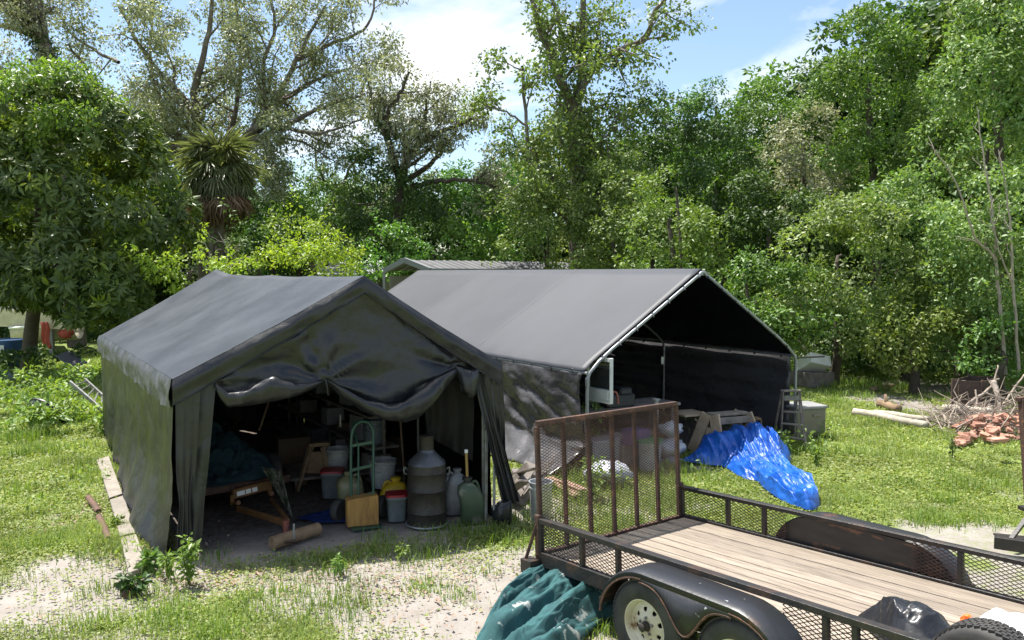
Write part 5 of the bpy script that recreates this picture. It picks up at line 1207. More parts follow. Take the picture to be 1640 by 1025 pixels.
x = MB(); c_ = G(582, 846); ex_ = Vector((.95,.3,0)).normalized(); ey_ = Vector((-.3,.95,0)); hw = .185
fr_ = [(-hw,0),(hw,0),(hw,.30),(hw*.98,.355),(-hw*.9,.325),(-hw,.29)]
vs = []
for dy in (0, .2): vs += [c_+ex_*u_+ey_*(dy+.02)+Vector((0,0,z_+.018)) for u_, z_ in fr_]
x.add(vs, [(5,4,3,2,1,0),(6,7,8,9,10,11)]+[(i,(i+1)%6,6+(i+1)%6,6+i) for i in range(6)]); single('pine_block', x, m_crate, 'yellow pine block resting on the hand truck toe plate', 'block', bevel=.008)
def jug(nm, px, py, w_, d_, h, m, label, neck=(.0,.05,.035), az=0, cap=None, handle=True, cat='jug', tilt=0, spout=0):
    base = G(px, py); t = thing(nm, label, cat, base); P = []
    prof = [(.86,0),(1,.03),(1,.45),(.99,.66),(.90,.80),(.70,.90),(.45,.955),(.28,1.0)]
    for s, z in prof:
        row = []
        for k in range(28):
            th = 2*math.pi*k/28; cx_ = abs(math.cos(th))**.62*math.copysign(1, math.cos(th)); cy_ = abs(math.sin(th))**.62*math.copysign(1, math.sin(th))
            v = rot2((w_/2*s*cx_+(neck[0]*w_ if z > .85 else neck[0]*w_*max(0,(z-.5))/.4), d_/2*s*cy_), az); row.append(base+Vector((v.x, v.y, z*h)))
        P.append(row)
    x = MB(); x.grid(P, True); n = 28; x.f.append(tuple(range(n-1,-1,-1))); x.f.append(tuple(len(x.v)-n+k for k in range(n))); x.build('body', m, t, smooth=2)
    nk = sum(P[-1], Vector())/n
    x = MB(); x.lathe([(neck[2]*1.0,0),(neck[2],neck[1]*.4),(neck[2]*1.35,neck[1]*.45),(neck[2]*1.35,neck[1]),(neck[2]*1.1,neck[1]*1.05)], nk-Vector((0,0,.005)), 18); x.build('cap', cap or m, t, smooth=True)
    if handle:
        e = rot2((1,0), az); e = Vector((e.x,e.y,0)); hs = -1 if neck[0] > 0 else 1
        q = [nk+e*hs*w_*.12+Vector((0,0,-.05)), nk+e*hs*w_*.34+Vector((0,0,.0)), nk+e*hs*w_*.50+Vector((0,0,-.10*h/.4)), nk+e*hs*w_*.47+Vector((0,0,-.28*h/.4))]; x = MB(); x.tube(smooth_path(q, 4), .016, 8); x.build('handle', m, t, smooth=True)
    if spout:
        x = MB(); x.tube([nk+Vector((0,0,neck[1])), nk+Vector((-.01,0,neck[1]+spout*.9))], .017, 10); x.build('spout', mat('amber_spout', (.32,.20,.06), .5), t, smooth=True)
        x = MB(); x.tube([nk+Vector((-.01,0,neck[1]+spout*.9)), nk+Vector((-.011,0,neck[1]+spout*1.02))], .021, 10); x.build('spout_cap', m_sticker, t, smooth=True)
    return t
jug('fuel_can', 757, 836, .30, .22, .50, m_plastic_gr, 'dark green fuel can with an upright amber spout', (-.22,.06,.045), .25, m_darkplastic, spout=.32, cat='fuel can')
jug('plastic_jug', 729, 822, .27, .22, .52, m_plastic_w, 'milky white plastic jug half hidden behind the green fuel can', (.1,.05,.04), .2)
jug('plastic_jug', 562, 812, .34, .30, .42, m_carboy, 'cloudy yellowish jug behind the hand truck', (-.1,.05,.04), .3)
jug('fuel_can', 628, 812, .32, .24, .34, m_plastic_y, 'bright yellow fuel can behind the red-lidded tub', (.15,.05,.05), .2, cat='fuel can')
# big metal can with a conical shoulder and a tin on its neck
p = G(684, 838); ch = thing('metal_can', 'large sooty metal can with conical shoulder standing at the tent mouth', 'can', p)
x = MB(); x.lathe([(.245,0),(.25,.015),(.235,.03),(.232,.15),(.244,.165),(.232,.18),(.23,.41),(.243,.425),(.23,.44),(.228,.62),(.236,.635),(.228,.65),(.224,.73)], p, 44); x.build('body', m_churn, ch, smooth=True)
x = MB(); x.lathe([(.226,.73),(.215,.76),(.11,.86),(.095,.875),(.09,.90)], p, 44); x.build('shoulder', mat('blue_grey_metal', (.12,.125,.14), .4, (.08,.08,.085), 5, metal=.5), ch, smooth=True)
x = MB(); x.lathe([(.078,.90),(.085,.905),(.085,1.06),(.088,1.065),(.08,1.07)], p, 28); x.build('neck_tin', m_churn, ch, smooth=True)
for s in (-1, 1):
    x = MB(); q = p+Vector((s*.235, 0, .66)); x.tube(smooth_path([q, q+Vector((s*.035,0,.02)), q+Vector((s*.03,0,-.05)), q-Vector((0,0,.06))], 4), .010, 6); x.build('handle', m_pipe_dull, ch, smooth=True)
x = MB(); x.lathe([(.255,0),(.262,.01),(.255,.022)], p, 44); x.build('base_ring', m_pipe, ch, smooth=True)
# square tub with red lid
def tub(nm, px, py, w_, h, m, label, lid=None, az=.25, cat='tub'):
    p = G(px, py); t = thing(nm, label, cat, p); P = []
    for s, z in ((.82,0),(.86,.01),(.97,h*.9),(1.04,h*.905),(1.04,h)):
        row = []
        for k in range(24):
            th = 2*math.pi*k/24; a_ = abs(math.cos(th))**.4*math.copysign(1,math.cos(th)); b_q = abs(math.sin(th))**.4*math.copysign(1,math.sin(th)); v = rot2((w_/2*s*a_, w_/2*s*b_q), az); row.append(p+Vector((v.x,v.y,z)))
        P.append(row)
    x = MB(); x.grid(P, True); x.f.append(tuple(range(23,-1,-1))); x.build('body', m, t, smooth=2)
    if lid:
        x = MB(); x.grid([[q+Vector((0,0,.001)) for q in P[-1]], [lerp(p+Vector((0,0,h)), q, .98)+Vector((0,0,.03)) for q in P[-1]]], True); x.f.append(tuple(24+k for k in range(24))); x.build('lid', lid, t, smooth=True)
    x = MB(); c0 = P[3]; x.tube(smooth_path([c0[0], lerp(c0[0], c0[18], .5)+Vector((0,-.03,-.1)), c0[15]], 5), .004, 5); x.build('handle', m_pipe, t)
    return t
tub('square_tub', 635, 832, .255, .30, m_gbucket, 'square grey-white tub with a red lid at the tent mouth', m_lid)
tub('square_tub', 533, 795, .30, .34, m_gbucket, 'grey square tub with dark red lid deep in the tent behind the hand truck', m_lid, .1)
def bucket(nm, px, py, r, h, m, label, z=0.0, Y=None, cat='bucket', lid=None, fill=None):
    p = G(px, py) if Y is None else D(px, py, Y); p.z = z; t = thing(nm, label, cat, p)
    x = MB(); x.lathe([(r*.82,0),(r*.85,.005),(r*.95,h*.82),(r*1.02,h*.83),(r*1.02,h*.87),(r*.97,h*.88),(r,h*.97),(r*1.05,h*.975),(r*1.05,h),(r*.95,h),(r*.90,h*.5),(r*.80,.01)], p, 28, caps=False); x.f.append(tuple(range(27,-1,-1))); x.f.append(tuple(len(x.v)-28+k for k in range(28))); x.build('body', m, t, smooth=True)
    x = MB(); x.tube(smooth_path([p+Vector((-r,0,h*.88)), p+Vector((-.02,-r*.98,h*.62)), p+Vector((r,0,h*.88))], 6), .004, 5); x.build('bail', m_pipe, t)
    if lid: x = MB(); x.lathe([(r*1.07,h*.95),(r*1.09,h*1.0),(r*1.05,h*1.03),(r*.9,h*1.02)], p, 28); x.build('lid', lid, t, smooth=True)
    return t
bucket('bucket', 541, 775, .16, .38, m_plastic_w, 'white bucket in the tent left of the hand truck', Y=11.2, z=.18)
bucket('bucket', 613, 800, .18, .36, m_plastic_w, 'speckled white bucket right of the hand truck, holding a pale bottle', Y=10.6, z=.18)
for i in range(3): bucket('bucket', 601, 760, .17-.004*i, .30, m_gbucket, ['lowest','middle','topmost'][i]+' grey bucket of the nested stack behind the hand truck', Y=11.8, z=.42+.07*i)['group'] = 'stack of nested grey buckets'
sf = thing('low_bench', 'dark low bench carrying buckets inside the black tent', 'bench', Vector((-1.9,11.7,0)))
x = MB(); x.bar(Vector((-3.2,11.4,.16)), Vector((-1.2,12.2,.16)), .9, .035); x.build('top', m_wood_grey, sf)
for q in ((-3.0,11.2),(-2.9,11.8),(-1.5,11.8),(-1.4,12.4)): x = MB(); x.bar(Vector((*q,0)), Vector((*q,.14)), .06, .06); x.build('leg', m_wood_grey, sf)
x = MB(); q = D(622, 748, 10.55); x.tube([q-Vector((.09,0,.16)), q, q+Vector((.03,0,.05)), q+Vector((.05,0,.09))], [.055,.06,.03,.028], 12); single('pale_bottle', x, m_plastic_w, 'pale bottle sticking up out of the speckled bucket', 'bottle', smooth=True)
# A-frame stool in the gloom
sl = thing('wooden_trestle', 'yellowish wooden trestle standing in the gloom of the tent', 'trestle', D(505, 800, 11.2)*1)
q = D(508, 712, 11.2)
x = MB(); x.bar(q+Vector((-.12,0,0)), q+Vector((.14,.1,0)), .16, .05); x.build('top', m_log, sl, bevel=.004)
for sx in (-1, 1):
    for sy in (-1, 1):
        f0 = Vector((q.x+sx*.12+sx*.12, q.y+sy*.18, 0)); x = MB(); x.bar(f0, q+Vector((sx*.09, sy*.05, -.03)), .07, .03); x.build('leg', m_log, sl)
x = MB(); x.box(q+Vector((.0,.0,-.25)), (.3,.04,.30)); x.build('apron', m_log, sl)
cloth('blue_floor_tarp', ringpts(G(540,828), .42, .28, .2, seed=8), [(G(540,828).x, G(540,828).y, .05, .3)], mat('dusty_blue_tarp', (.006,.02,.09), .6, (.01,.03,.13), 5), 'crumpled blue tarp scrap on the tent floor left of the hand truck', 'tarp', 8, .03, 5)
x = MB(); a = D(545, 664, 10.6); x.tube([a, a-Vector((0,0,.16))], .012, 6); single('hanging_rod', x, m_plastic_w, 'short white rod hanging above the hand truck', 'rod')
# boxes and shelves at the back of the tent
rr_ = random.Random(5)
sv = thing('storage_shelf', 'dark shelf unit along the right wall inside the black tent', 'shelf', lerp(tFR, tBR, .4))
for z in (.05, .5, .95, 1.4):
    x = MB(); x.bar(lerp(tFR, tBR, .3)-exF*.5+Vector((0,0,z)), lerp(tFR, tBR, .9)-exF*.5+Vector((0,0,z)), .45, .03); x.build('shelf_board', m_wood_grey, sv)
for f in (.3, .6, .9):
    x = MB(); p = lerp(tFR, tBR, f)-exF*.5; x.bar(p, p+Vector((0,0,1.45)), .04, .04); x.build('upright', m_wood_grey, sv)
for i in range(9):
    f = .34+.06*i; p = lerp(tFR, tBR, f)-exF*.5+Vector((0,0,(.065,.515,.965)[i%3])); h = rr_.uniform(.2,.36); x = MB(); x.box(p+Vector((0,0,h/2)), (.3,rr_.uniform(.25,.4),h), Matrix.Rotation(rr_.uniform(-.2,.2)+.55, 3, 'Z')); single('storage_box', x, random.Random(i).choice([m_graybin, m_wood_grey, m_gbucket]), ['first box from the tent mouth','middle box','farthest box'][i//3]+[' on the lowest shelf',' on the middle shelf',' on the upper shelf'][i%3]+' inside the black tent', 'box', 'boxes on the tent shelves', bevel=.01)

for i, (px, py, px2, py2, lb) in enumerate(((648,770,640,655,'long thin tool handle leaning inside the tent behind the big metal can'),(700,790,715,640,'tool handle leaning against the right wall inside the tent'),(415,690,445,600,'slanting stick propped in the dark of the tent, left'),(590,720,600,640,'stick leaning above the bucket stack inside the tent'))):
    a = D(px, py, 11.0+.3*i); x = MB(); x.tube([a, D(px2, py2, 11.4+.3*i)], .015, 7); single('tool_handle', x, m_log, lb, 'tool', smooth=True)
x = MB(); c_ = G(700, 812)+Vector((0,.25,.03))
x.tube([c_+Vector(((.20+.012*(k//24))*math.cos(k*2*math.pi/24), (.18+.012*(k//24))*math.sin(k*2*math.pi/24), .02*(k//24))) for k in range(90)], .012, 6); single('garden_hose', x, m_darkplastic, 'black hose coiled on the ground behind the big metal can', 'hose', smooth=True)
for i, (px, py, Y, s_, lb) in enumerate(((470,745,12.6,(.5,.4,.45),'cardboard box in the gloom left of the wooden trestle'),(655,735,12.4,(.45,.4,.5),'tall cardboard box at the back of the tent behind the big metal can'),(575,690,13.0,(.6,.4,.35),'box high at the back of the tent above the bucket stack'))):
    q = D(px, py, Y); x = MB(); x.box((q.x,q.y,max(s_[2]/2, q.z)), s_, Matrix.Rotation(.4+.3*i,3,'Z')); single('cardboard_box', x, mat('cardboard', (.16,.11,.07), .85, (.11,.075,.05), 4) if i == 0 else bpy.data.materials['cardboard'], lb, 'box', bevel=.01)
# ---------------------------------------------------------------- between the tent and the canopy
boards = [((822,800),(850,742),.16,.10),((815,775),(846,745),.12,.16),((818,760),(858,750),.1,.2),((835,808),(858,762),.10,.05),((838,795),(866,758),.1,.14),((812,790),(840,770),.14,.06)]
for i, (a, b, w_, z) in enumerate(boards):
    x = MB(); A = G(*a, z); B = G(*b, z+.25+.03*i); x.bar(A, B, w_, .025, up=(.2,-.5,.8)); single('scrap_board', x, m_wood_grey, ['wide grey scrap board leaning nearest the tent curtain','grey scrap board tilted against the canopy wall, half hidden','thin grey scrap board lying highest on the heap by the canopy wall','grey scrap board at the front of the heap beside the slatted frame','grey scrap board poking out towards the raised ramp','grey scrap board low at the back of the heap'][i], 'board', 'scrap boards between the tents', bevel=.003)
sp = thing('slatted_frame', 'dark slatted frame leaning on the scrap heap beside the raised ramp', 'pallet', G(840, 805))
for k in range(6):
    x = MB(); A = G(826+6*k, 800-4*k+3, .03); x.bar(A, A+Vector((.28,.42,.30)), .05, .02, up=(.5,-.6,.6)); x.build('slat', m_wood_grey, sp)
for f in (.25, .75):
    x = MB(); A = G(826, 803, .03)+Vector((.28,.42,.30))*f; B = G(856, 783, .03)+Vector((.28,.42,.30))*f; x.bar(A-Vector((0,0,.03)), B-Vector((0,0,.03)), .05, .02); x.build('cross_slat', m_wood_grey, sp)
x = MB(); x.bar(G(835,752,.28), G(862,790,.16), .30, .03, up=(.2,-.5,.8)); single('flat_panel', x, mat('brown_grey_panel', (.19,.165,.15), .8, (.13,.115,.105), 5), 'flat brownish panel topping the scrap heap', 'panel', bevel=.004)
bucket('metal_pail', 866, 836, .14, .50, m_alu, 'tall grey metal pail behind the near end of the ramp', cat='pail')
for i, (a, b, z) in enumerate((((880,765),(925,795),.04),((900,770),(935,785),.08))):
    x = MB(); x.bar(G(*a, z), G(*b, z), .14, .03); single('red_board', x, mat('salmon_board', (.36,.22,.16), .85, (.25,.16,.12), 5) if i == 0 else bpy.data.materials['salmon_board'], ['reddish board lying at the foot of the grey canopy wall', 'reddish board crossing over the other by the canopy wall'][i], 'board', bevel=.003)

# ---------------------------------------------------------------- under the grey canopy
wt = thing('work_table', 'long dark work table under the canopy behind the ramp', 'table', cFL+cAX*.9+cX*1.2)
t0 = cFL+cAX*.75+cX*.25; t1 = cFL+cAX*.75+cX*2.3
x = MB(); x.bar(t0+up*.80, t1+up*.80, .7, .05); x.build('top', m_wood_grey, wt, bevel=.005)
for q in (t0+cX*.1-cAX*.28, t1-cX*.1-cAX*.28, t0+cX*.1+cAX*.28, t1-cX*.1+cAX*.28): x = MB(); x.bar(q, q+up*.78, .08, .08); x.build('leg', m_wood_grey, wt)
x = MB(); x.bar(t0+up*.35, t1+up*.35, .6, .03); x.build('lower_shelf', m_wood_grey, wt)
x = MB(); c_ = D(985, 640, 13.2); x.box(c_, (.55,.4,.22), Matrix.Rotation(.5,3,'Z')); x.box(c_+Vector((.1,0,.15)), (.25,.3,.12), Matrix.Rotation(.5,3,'Z')); x.box(c_+Vector((-.42,-.05,-.02)), (.3,.3,.16), Matrix.Rotation(.2,3,'Z')); single('engine_lump', x, m_dead, 'dark machine part sitting on the work table', 'machine', bevel=.03)
x = MB(); q = D(981, 641, 12.7); x.tube(smooth_path([q+Vector((-.07,0,-.08)), q+Vector((-.05,0,.10)), q+Vector((.06,0,.12)), q+Vector((.09,0,-.06))], 4), .018, 8); single('bent_red_bar', x, m_redsteel, 'red curved handle beside the machine part on the table', 'bar', smooth=True)
q = D(960, 607, 12.35); mc2 = thing('wall_cabinet', 'white mirrored cabinet hanging inside the canopy corner', 'cabinet', q)
ro = Matrix.Rotation(R(57), 3, 'Z')
cx2 = cAX
for dz, hh in ((-.31,.08),(.31,.05)): x = MB(); x.bar(q-cx2*.28+up*dz, q+cx2*.28+up*dz, .08, hh); x.build('frame_rail', m_mirror, mc2)
for s in (-1, 1): x = MB(); x.bar(q+cx2*.28*s-up*.34, q+cx2*.28*s+up*.34, .08, .05); x.build('frame_stile', m_mirror, mc2)
x = MB(); x.bar(q-cx2*.25, q+cx2*.25, .02, .58); x.build('mirror', m_glass, mc2)
x = MB(); x.bar(q-cx2*.26-up*.22, q+cx2*.26-up*.22, .12, .14); x.build('tray', m_mirror, mc2)
x = MB(); a = D(1051, 655, 12.6); x.tube([a-up*.25, a+up*.14], .035, 10); x.tube([a+up*.14, a+up*.16], .06, 10); single('pipe_stub', x, m_plastic_w, 'white capped pipe stub standing up behind the ramp', 'pipe', smooth=True)
bucket('bucket', 1040, 752, .19, .46, m_plastic_w, 'white bucket with a green lid under the canopy behind the ramp', lid=mat('green_lid', (.05,.17,.07), .5))
for i, (px, py, r, sq, lb) in enumerate(((1072,752,.26,(1,.8,.7),'lowest'),(1074,722,.25,(1,.8,.6),'middle'),(1074,693,.2,(1,.8,.55),'topmost'))):
    x = MB(); p = D(px, py-6, 12.9-.05*i); x.rock(p, r, 20+i, 18, 11, .28, sq); single('wrapped_bundle', x, m_wrapped, 'white plastic-wrapped bundle, %s of the three stacked behind the ramp' % lb, 'bundle', 'wrapped bundles', smooth=2)
for i, (px, py, s, m, lb) in enumerate(((960,745,(.5,.4,.45),m_graybin,'grey lidded bin at the left under the work table'),(1000,745,(.42,.4,.36),m_wood_grey,'brownish box under the middle of the work table'),(1018,700,(.35,.3,.25),m_purple,'violet cloth bundle stuffed under the work table'),(985,712,(.5,.3,.3),m_graybin,'grey crate on the lower shelf of the work table'))):
    p = D(px, py, 12.4+.15*(i%2)); x = MB(); x.box((p.x,p.y,max(s[2]/2,p.z)), s, Matrix.Rotation(.5+.1*i,3,'Z')); single('storage_bin', x, m, lb, 'bin', bevel=.02)
x = MB(); p = G(975, 758, .16); x.rock(p, .2, 33, 14, 9, .3, (1.6,1,.8)); single('grey_sack', x, m_wrapped, 'pale grey sack slumped in front of the bins behind the ramp', 'sack', smooth=2)
x = MB(); x.bar(D(1083,663,13.6), D(1122,660,13.8), .5, .03); x.bar(D(1110,668,13.7), D(1118,676,13.7), .3, .03); single('plank_shelf', x, m_wood, 'pale plank jutting out at shelf height right of the ramp', 'plank')
x = MB(); p = G(1100, 715, .2); x.rock(p+Vector((-.7,2.2,0)), .34, 40, 14, 10, .4, (1.2,.9,.8)); single('dark_machine', x, m_dead, 'dark lumpy machine in the shadow under the canopy', 'machine', smooth=2)
# sawhorse
sw = thing('sawhorse', 'heavy weathered wooden sawhorse standing behind the blue tarp', 'sawhorse', G(1150, 712))
def SW(px, py, Y): return D(px, py, Y)
A1, A2 = SW(1138,664,13.35), SW(1190,660,13.85)
x = MB(); x.bar(A1+up*.0, A2, .20, .05); x.build('top_beam', m_wood_grey, sw, bevel=.006)
nrm = Vector(((A2-A1).y, -(A2-A1).x, 0)).normalized(); e = (A2-A1).normalized()
for (A, s) in ((A1,-1),(A2,1)):
    for d_ in (1,-1):
        f0 = Vector((A.x,A.y,0))+nrm*d_*.30+e*s*.10; x = MB(); x.bar(f0, A+nrm*d_*.08, .20, .04, up=e); x.build('leg', m_wood, sw, bevel=.005)
    x = MB(); B = A-up*.30; x.bar(B+nrm*.2, B-nrm*.2, .04, .16); x.build('gusset', m_wood, sw, bevel=.004)
for d_ in (1,-1): x = MB(); x.bar(A1-up*.10+nrm*d_*.12, A2-up*.10+nrm*d_*.12, .03, .11); x.build('side_rail', m_wood_grey, sw, bevel=.004)
wc = thing('wooden_box', 'small open wooden box beside the sawhorse', 'box', G(1205, 708))
p = D(1204, 680, 14.0)
for dx in (-.13,.13): x = MB(); x.box(p+Vector((dx,0,0)), (.025,.22,.22)); x.build('side', m_log, wc)
for dz in (-.11,.11): x = MB(); x.box(p+Vector((0,0,dz)), (.285,.22,.025)); x.build('slat', m_log, wc)
x = MB(); x.box(p+Vector((0,.1,0)), (.23,.02,.19)); x.build('back', m_log, wc)
for dx in (-.12,.12): x = MB(); x.bar(p+Vector((dx,.05,-.12)), Vector((p.x+dx,p.y+.05,0)), .04, .04); x.build('leg', m_log, wc)
# blue tarp
bp = [(1093,738),(1130,744),(1160,748),(1188,765),(1212,770),(1222,780),(1250,800),(1280,812),(1300,817),(1313,806),(1300,782),(1285,764),(1266,748),(1266,728),(1240,712),(1205,702),(1170,702),(1140,712),(1112,726)]
o2 = [G(x_, y_, .02) for x_, y_ in bp]; pk = []
for x_, y_, z, r in ((1205,688,.48,.58),(1165,702,.34,.45),(1240,710,.30,.42),(1262,775,.12,.45),(1290,796,.10,.35),(1230,752,.10,.3)):
    q = G(x_, y_, z); pk.append((q.x, q.y, z, r))
cloth('blue_tarp', [(p.x,p.y) for p in o2], pk, m_blue, 'shiny blue tarpaulin crumpled in a heap on the grass by the sawhorse', 'tarp', 2, .10, 2.6, fdir=tuple((G(1290,800)-G(1150,715)).normalized()[:2]), center=G(1215,742), rings=110, nb=420, pleat=.075)
# step ladder
ld = thing('step_ladder', 'old grey wooden step ladder standing at the front right canopy post', 'ladder', G(1275, 712))
tL, tR = D(1254,626,14.0), D(1279,625,14.1); bL, bR = G(1250,712), G(1291,719)
for a, b in ((tL,bL),(tR,bR)): x = MB(); x.bar(a, b, .06, .025); x.build('front_rail', m_wood_grey, ld, bevel=.003)
for f in (.16, .38, .60, .84): x = MB(); x.bar(lerp(tL,bL,f), lerp(tR,bR,f), .10, .022); x.build('tread', m_wood_grey, ld, bevel=.003)
x = MB(); x.bar(lerp(tL,tR,-.05), lerp(tL,tR,1.05), .12, .025); x.build('top_cap', m_wood_grey, ld, bevel=.003)
for a, b in ((tL+Vector((0,.06,-.04)), bL+Vector((.03,.50,0))), (tR+Vector((0,.06,-.04)), bR+Vector((-.03,.5,0)))): x = MB(); x.bar(a, b, .035, .025); x.build('rear_rail', m_wood_grey, ld)
x = MB(); x.box(lerp(tL,tR,.5)-up*.12+Vector((0,-.03,0)), (.26,.06,.08)); x.build('shelf', m_pipe_dull, ld)
# tan storage box behind the ladder
sb = thing('storage_box', 'tan plastic deck box with grey lid beside the step ladder', 'deck box', G(1290, 705))
q = G(1290, 704)+Vector((.06,.35,0)); rz = Matrix.Rotation(.28, 3, 'Z')
x = MB(); x.box(q+up*.27, (.62,.55,.54), rz); x.build('body', m_tan, sb, bevel=.03, bseg=2)
x = MB(); x.box(q+up*.565, (.66,.59,.06), rz); x.build('lid', m_lidgrey, sb, bevel=.02, bseg=2)
x = MB(); x.box(q+rz @ Vector((.10,-.285,.42)), (.16,.03,.05), rz); x.build('handle', m_tan, sb, bevel=.01)
# tilted white appliance in the grass
ap = thing('white_appliance', 'white enamel appliance tipped over in the tall grass behind the canopy corner', 'appliance', D(1302, 590, 21.5))
q = D(1302, 577, 21.5); rz = Matrix.Rotation(.35,3,'Z') @ Matrix.Rotation(R(-28),3,'X') @ Matrix.Rotation(R(14),3,'Y')
x = MB(); x.box(q-up*.1, (.62,.70,.30), rz); x.build('cabinet', m_applw, ap, bevel=.02, bseg=2)
for dx in (-.12, .12): x = MB(); x.lathe([(.025,0),(.025,.006)], q-up*.1+rz @ Vector((dx,-.05,.151)), 12, rz); x.build('knob_hole', m_dead, ap)
x = MB(); x.box((q.x, q.y+.05, .19), (.8,.8,.38), Matrix.Rotation(.35,3,'Z')); single('old_crate', x, m_wood_grey, 'grey wooden crate in the grass under the tipped appliance', 'crate', bevel=.01)
x = MB(); x.tube([D(1275,573,18.4), D(1320,571,19.0)], .02, 6); single('dark_rail', x, m_dead, 'thin dark rail running behind the tipped appliance', 'rail')
# ---------------------------------------------------------------- logs, bricks and brush on the right
for nm, a, b, r, m, lb in (('fence_post', (1368,660), (1485,681), .085, m_log_pale, 'long bleached fence post lying in the grass, the nearer of two'), ('fence_post', (1400,662), (1488,672), .075, m_log_pale, 'long bleached fence post lying in the grass, the farther of two'), ('log', (1408,647), (1440,655), .10, m_log, 'short dark log with a stub of branch above the fence posts'), ('log', (1398,624), (1430,618), .07, m_log, 'brown log at the wood edge left of the rusty fire box'), ('log', (1510,655), (1588,660), .10, m_log_pale, 'bleached thick branch lying across the brush pile')):
    A, B = G(*a, r*.8), G(*b, r*.8); pth = smooth_path([A, lerp(A,B,.33)+Vector((.02,.03,.01)), lerp(A,B,.66)-Vector((.02,.03,0)), B], 4); x = MB(); x.tube(pth, [r*(1-.12*i/len(pth)) for i in range(len(pth))], 12)
    if lb.startswith('short dark'): x.tube([lerp(A,B,.4), lerp(A,B,.3)+Vector((0,0,.25))], [.05,.03], 7)
    single(nm, x, m, lb, 'log', smooth=2)
fb = thing('rusty_fire_box', 'rusty brown metal box heaped with branches at the edge of the wood', 'metal box', G(1560, 655))
q0, q1, q2 = G(1525,653), G(1572,656), G(1596,647); hB = .62; q3 = q0+(q2-q1)
for a, b in ((q0,q1),(q1,q2),(q2,q3),(q3,q0)): x = MB(); x.bar(a+up*hB/2, b+up*hB/2, .02, hB); x.build('side_plate', m_rustplate, fb)
for a in (q0,q1,q2,q3): x = MB(); x.bar(a, a+up*(hB+.03), .05, .05); x.build('corner_post', m_rustplate, fb)
for i, (pts, r) in enumerate((([(1590,612,17.7),(1597,630,17.5),(1604,665,17.2)], .07), ([(1545,668,17.2),(1550,648,17.3),(1572,632,17.4),(1588,618,17.7)], .045), ([(1540,612,18.1),(1570,615,18),(1600,607,18)], .04), ([(1560,660,17.2),(1565,640,17.3),(1562,624,17.4)], .03), ([(1520,668,17.2),(1560,662,17.1),(1590,650,17)], .045), ([(1600,660,17.2),(1622,625,17.6),(1640,600,17.8)], .03), ([(1595,655,17.4),(1592,615,17.8),(1598,585,18)], .025))):
    x = MB(); pth = smooth_path([D(*p) for p in pts], 5, .015); x.tube(pth, [r*(1-.5*k/len(pth)) for k in range(len(pth))], 8); single('dead_branch', x, m_bark_pale if i in (0,4) else m_twig, ['thick pale branch hanging over the right of the rusty box','curved dead branch propped on the front of the rusty box','dead branch lying across the top of the rusty box','thin forked stick against the rusty box front','pale crooked branch in front of the rusty box','slanting dead branch right of the rusty box, reaching up','upright dead stick at the right corner of the rusty box'][i], 'branch', 'dead branches round the rusty box', smooth=2)
x = MB(); rb = random.Random(77)
for k in range(520):
    px, py = rb.gauss(1580, 46), rb.gauss(668, 11)
    if px < 1490: px = 1490+rb.random()*60
    p = G(px, min(690, max(646, py)), rb.random()*.25); p.z = max(.02, rb.random()**1.5*(.5 if px > 1606 else .14)); l = rb.uniform(.25,1.0); d = Vector((rb.gauss(0,1), rb.gauss(0,1), rb.gauss(0,.35))).normalized()
    pth = [p, p+d*l*.5+Vector((rb.gauss(0,.05),rb.gauss(0,.05),rb.gauss(0,.04))), p+d*l+Vector((rb.gauss(0,.1),rb.gauss(0,.1),rb.gauss(0,.08)))]; pth = [Vector((v.x,v.y,max(.01,v.z))) for v in pth]
    r = rb.uniform(.006,.018); x.tube(pth, [r,r*.8,r*.4], 4, caps=False)
tag(x.build('brush_pile', m_twig), 'tangled grey brushwood pile behind the bricks', 'brushwood', kind='stuff')
bk = MB(); bk.box((0,0,0), (.20,.095,.06)); bme = None
rb = random.Random(9); nb_ = 0
for k in range(84):
    u = rb.random(); px = lerp(1530, 1648, u**.85); lvl = rb.random()
    py = lerp(712, 676, rb.random()) + (6 if px < 1550 else 0); hmax = interp([(1530,.05),(1570,.25),(1645,.33)], px); z = .035+hmax*rb.random()*(1-abs(py-694)/30)
    p = G(px, py); p.z = max(.032, z); M = Matrix.Translation(p) @ Matrix.Rotation(rb.uniform(0,3.14),4,'Z') @ Matrix.Rotation(rb.gauss(0,.35),4,'X') @ Matrix.Rotation(rb.gauss(0,.3),4,'Y')
    if bme is None: o = bk.build('brick', m_brick, bevel=.006); bme = o.data; o.matrix_world = M
    else:
        o = bpy.data.objects.new('brick', bme); COL.objects.link(o); o.matrix_world = M; b2 = o.modifiers.new('edge','BEVEL'); b2.width = .006; b2.segments = 1
    s = rb.choice((1,1,1,.75,.6)); o.scale = (s*1.08, 1.05, 1.05)
    tag(o, 'salmon-coloured brick in the loose pile at the right edge', 'brick', 'loose brick pile')
ms = thing('steel_stand', 'low green-grey steel stand in front of the brick pile', 'stand', G(1600, 740))
a, b = D(1597,709,15.0), D(1650,702,15.3)
x = MB(); x.bar(a, b, .06, .06); x.build('bar', m_greenpaint, ms, bevel=.004)
for q, z in ((a, .30), (lerp(a,b,.55), .35)):
    x = MB(); x.tube([Vector((q.x,q.y,0)), q+up*.04], .055, 12); x.build('leg', m_greenpaint, ms, smooth=True)
x = MB(); x.box(G(1598,704,.36)*1, (.30,.16,.05), Matrix.Rotation(.3,3,'Z')); single('brick', x, m_brick, 'single brick lying on the end of the steel stand', 'brick', bevel=.006)
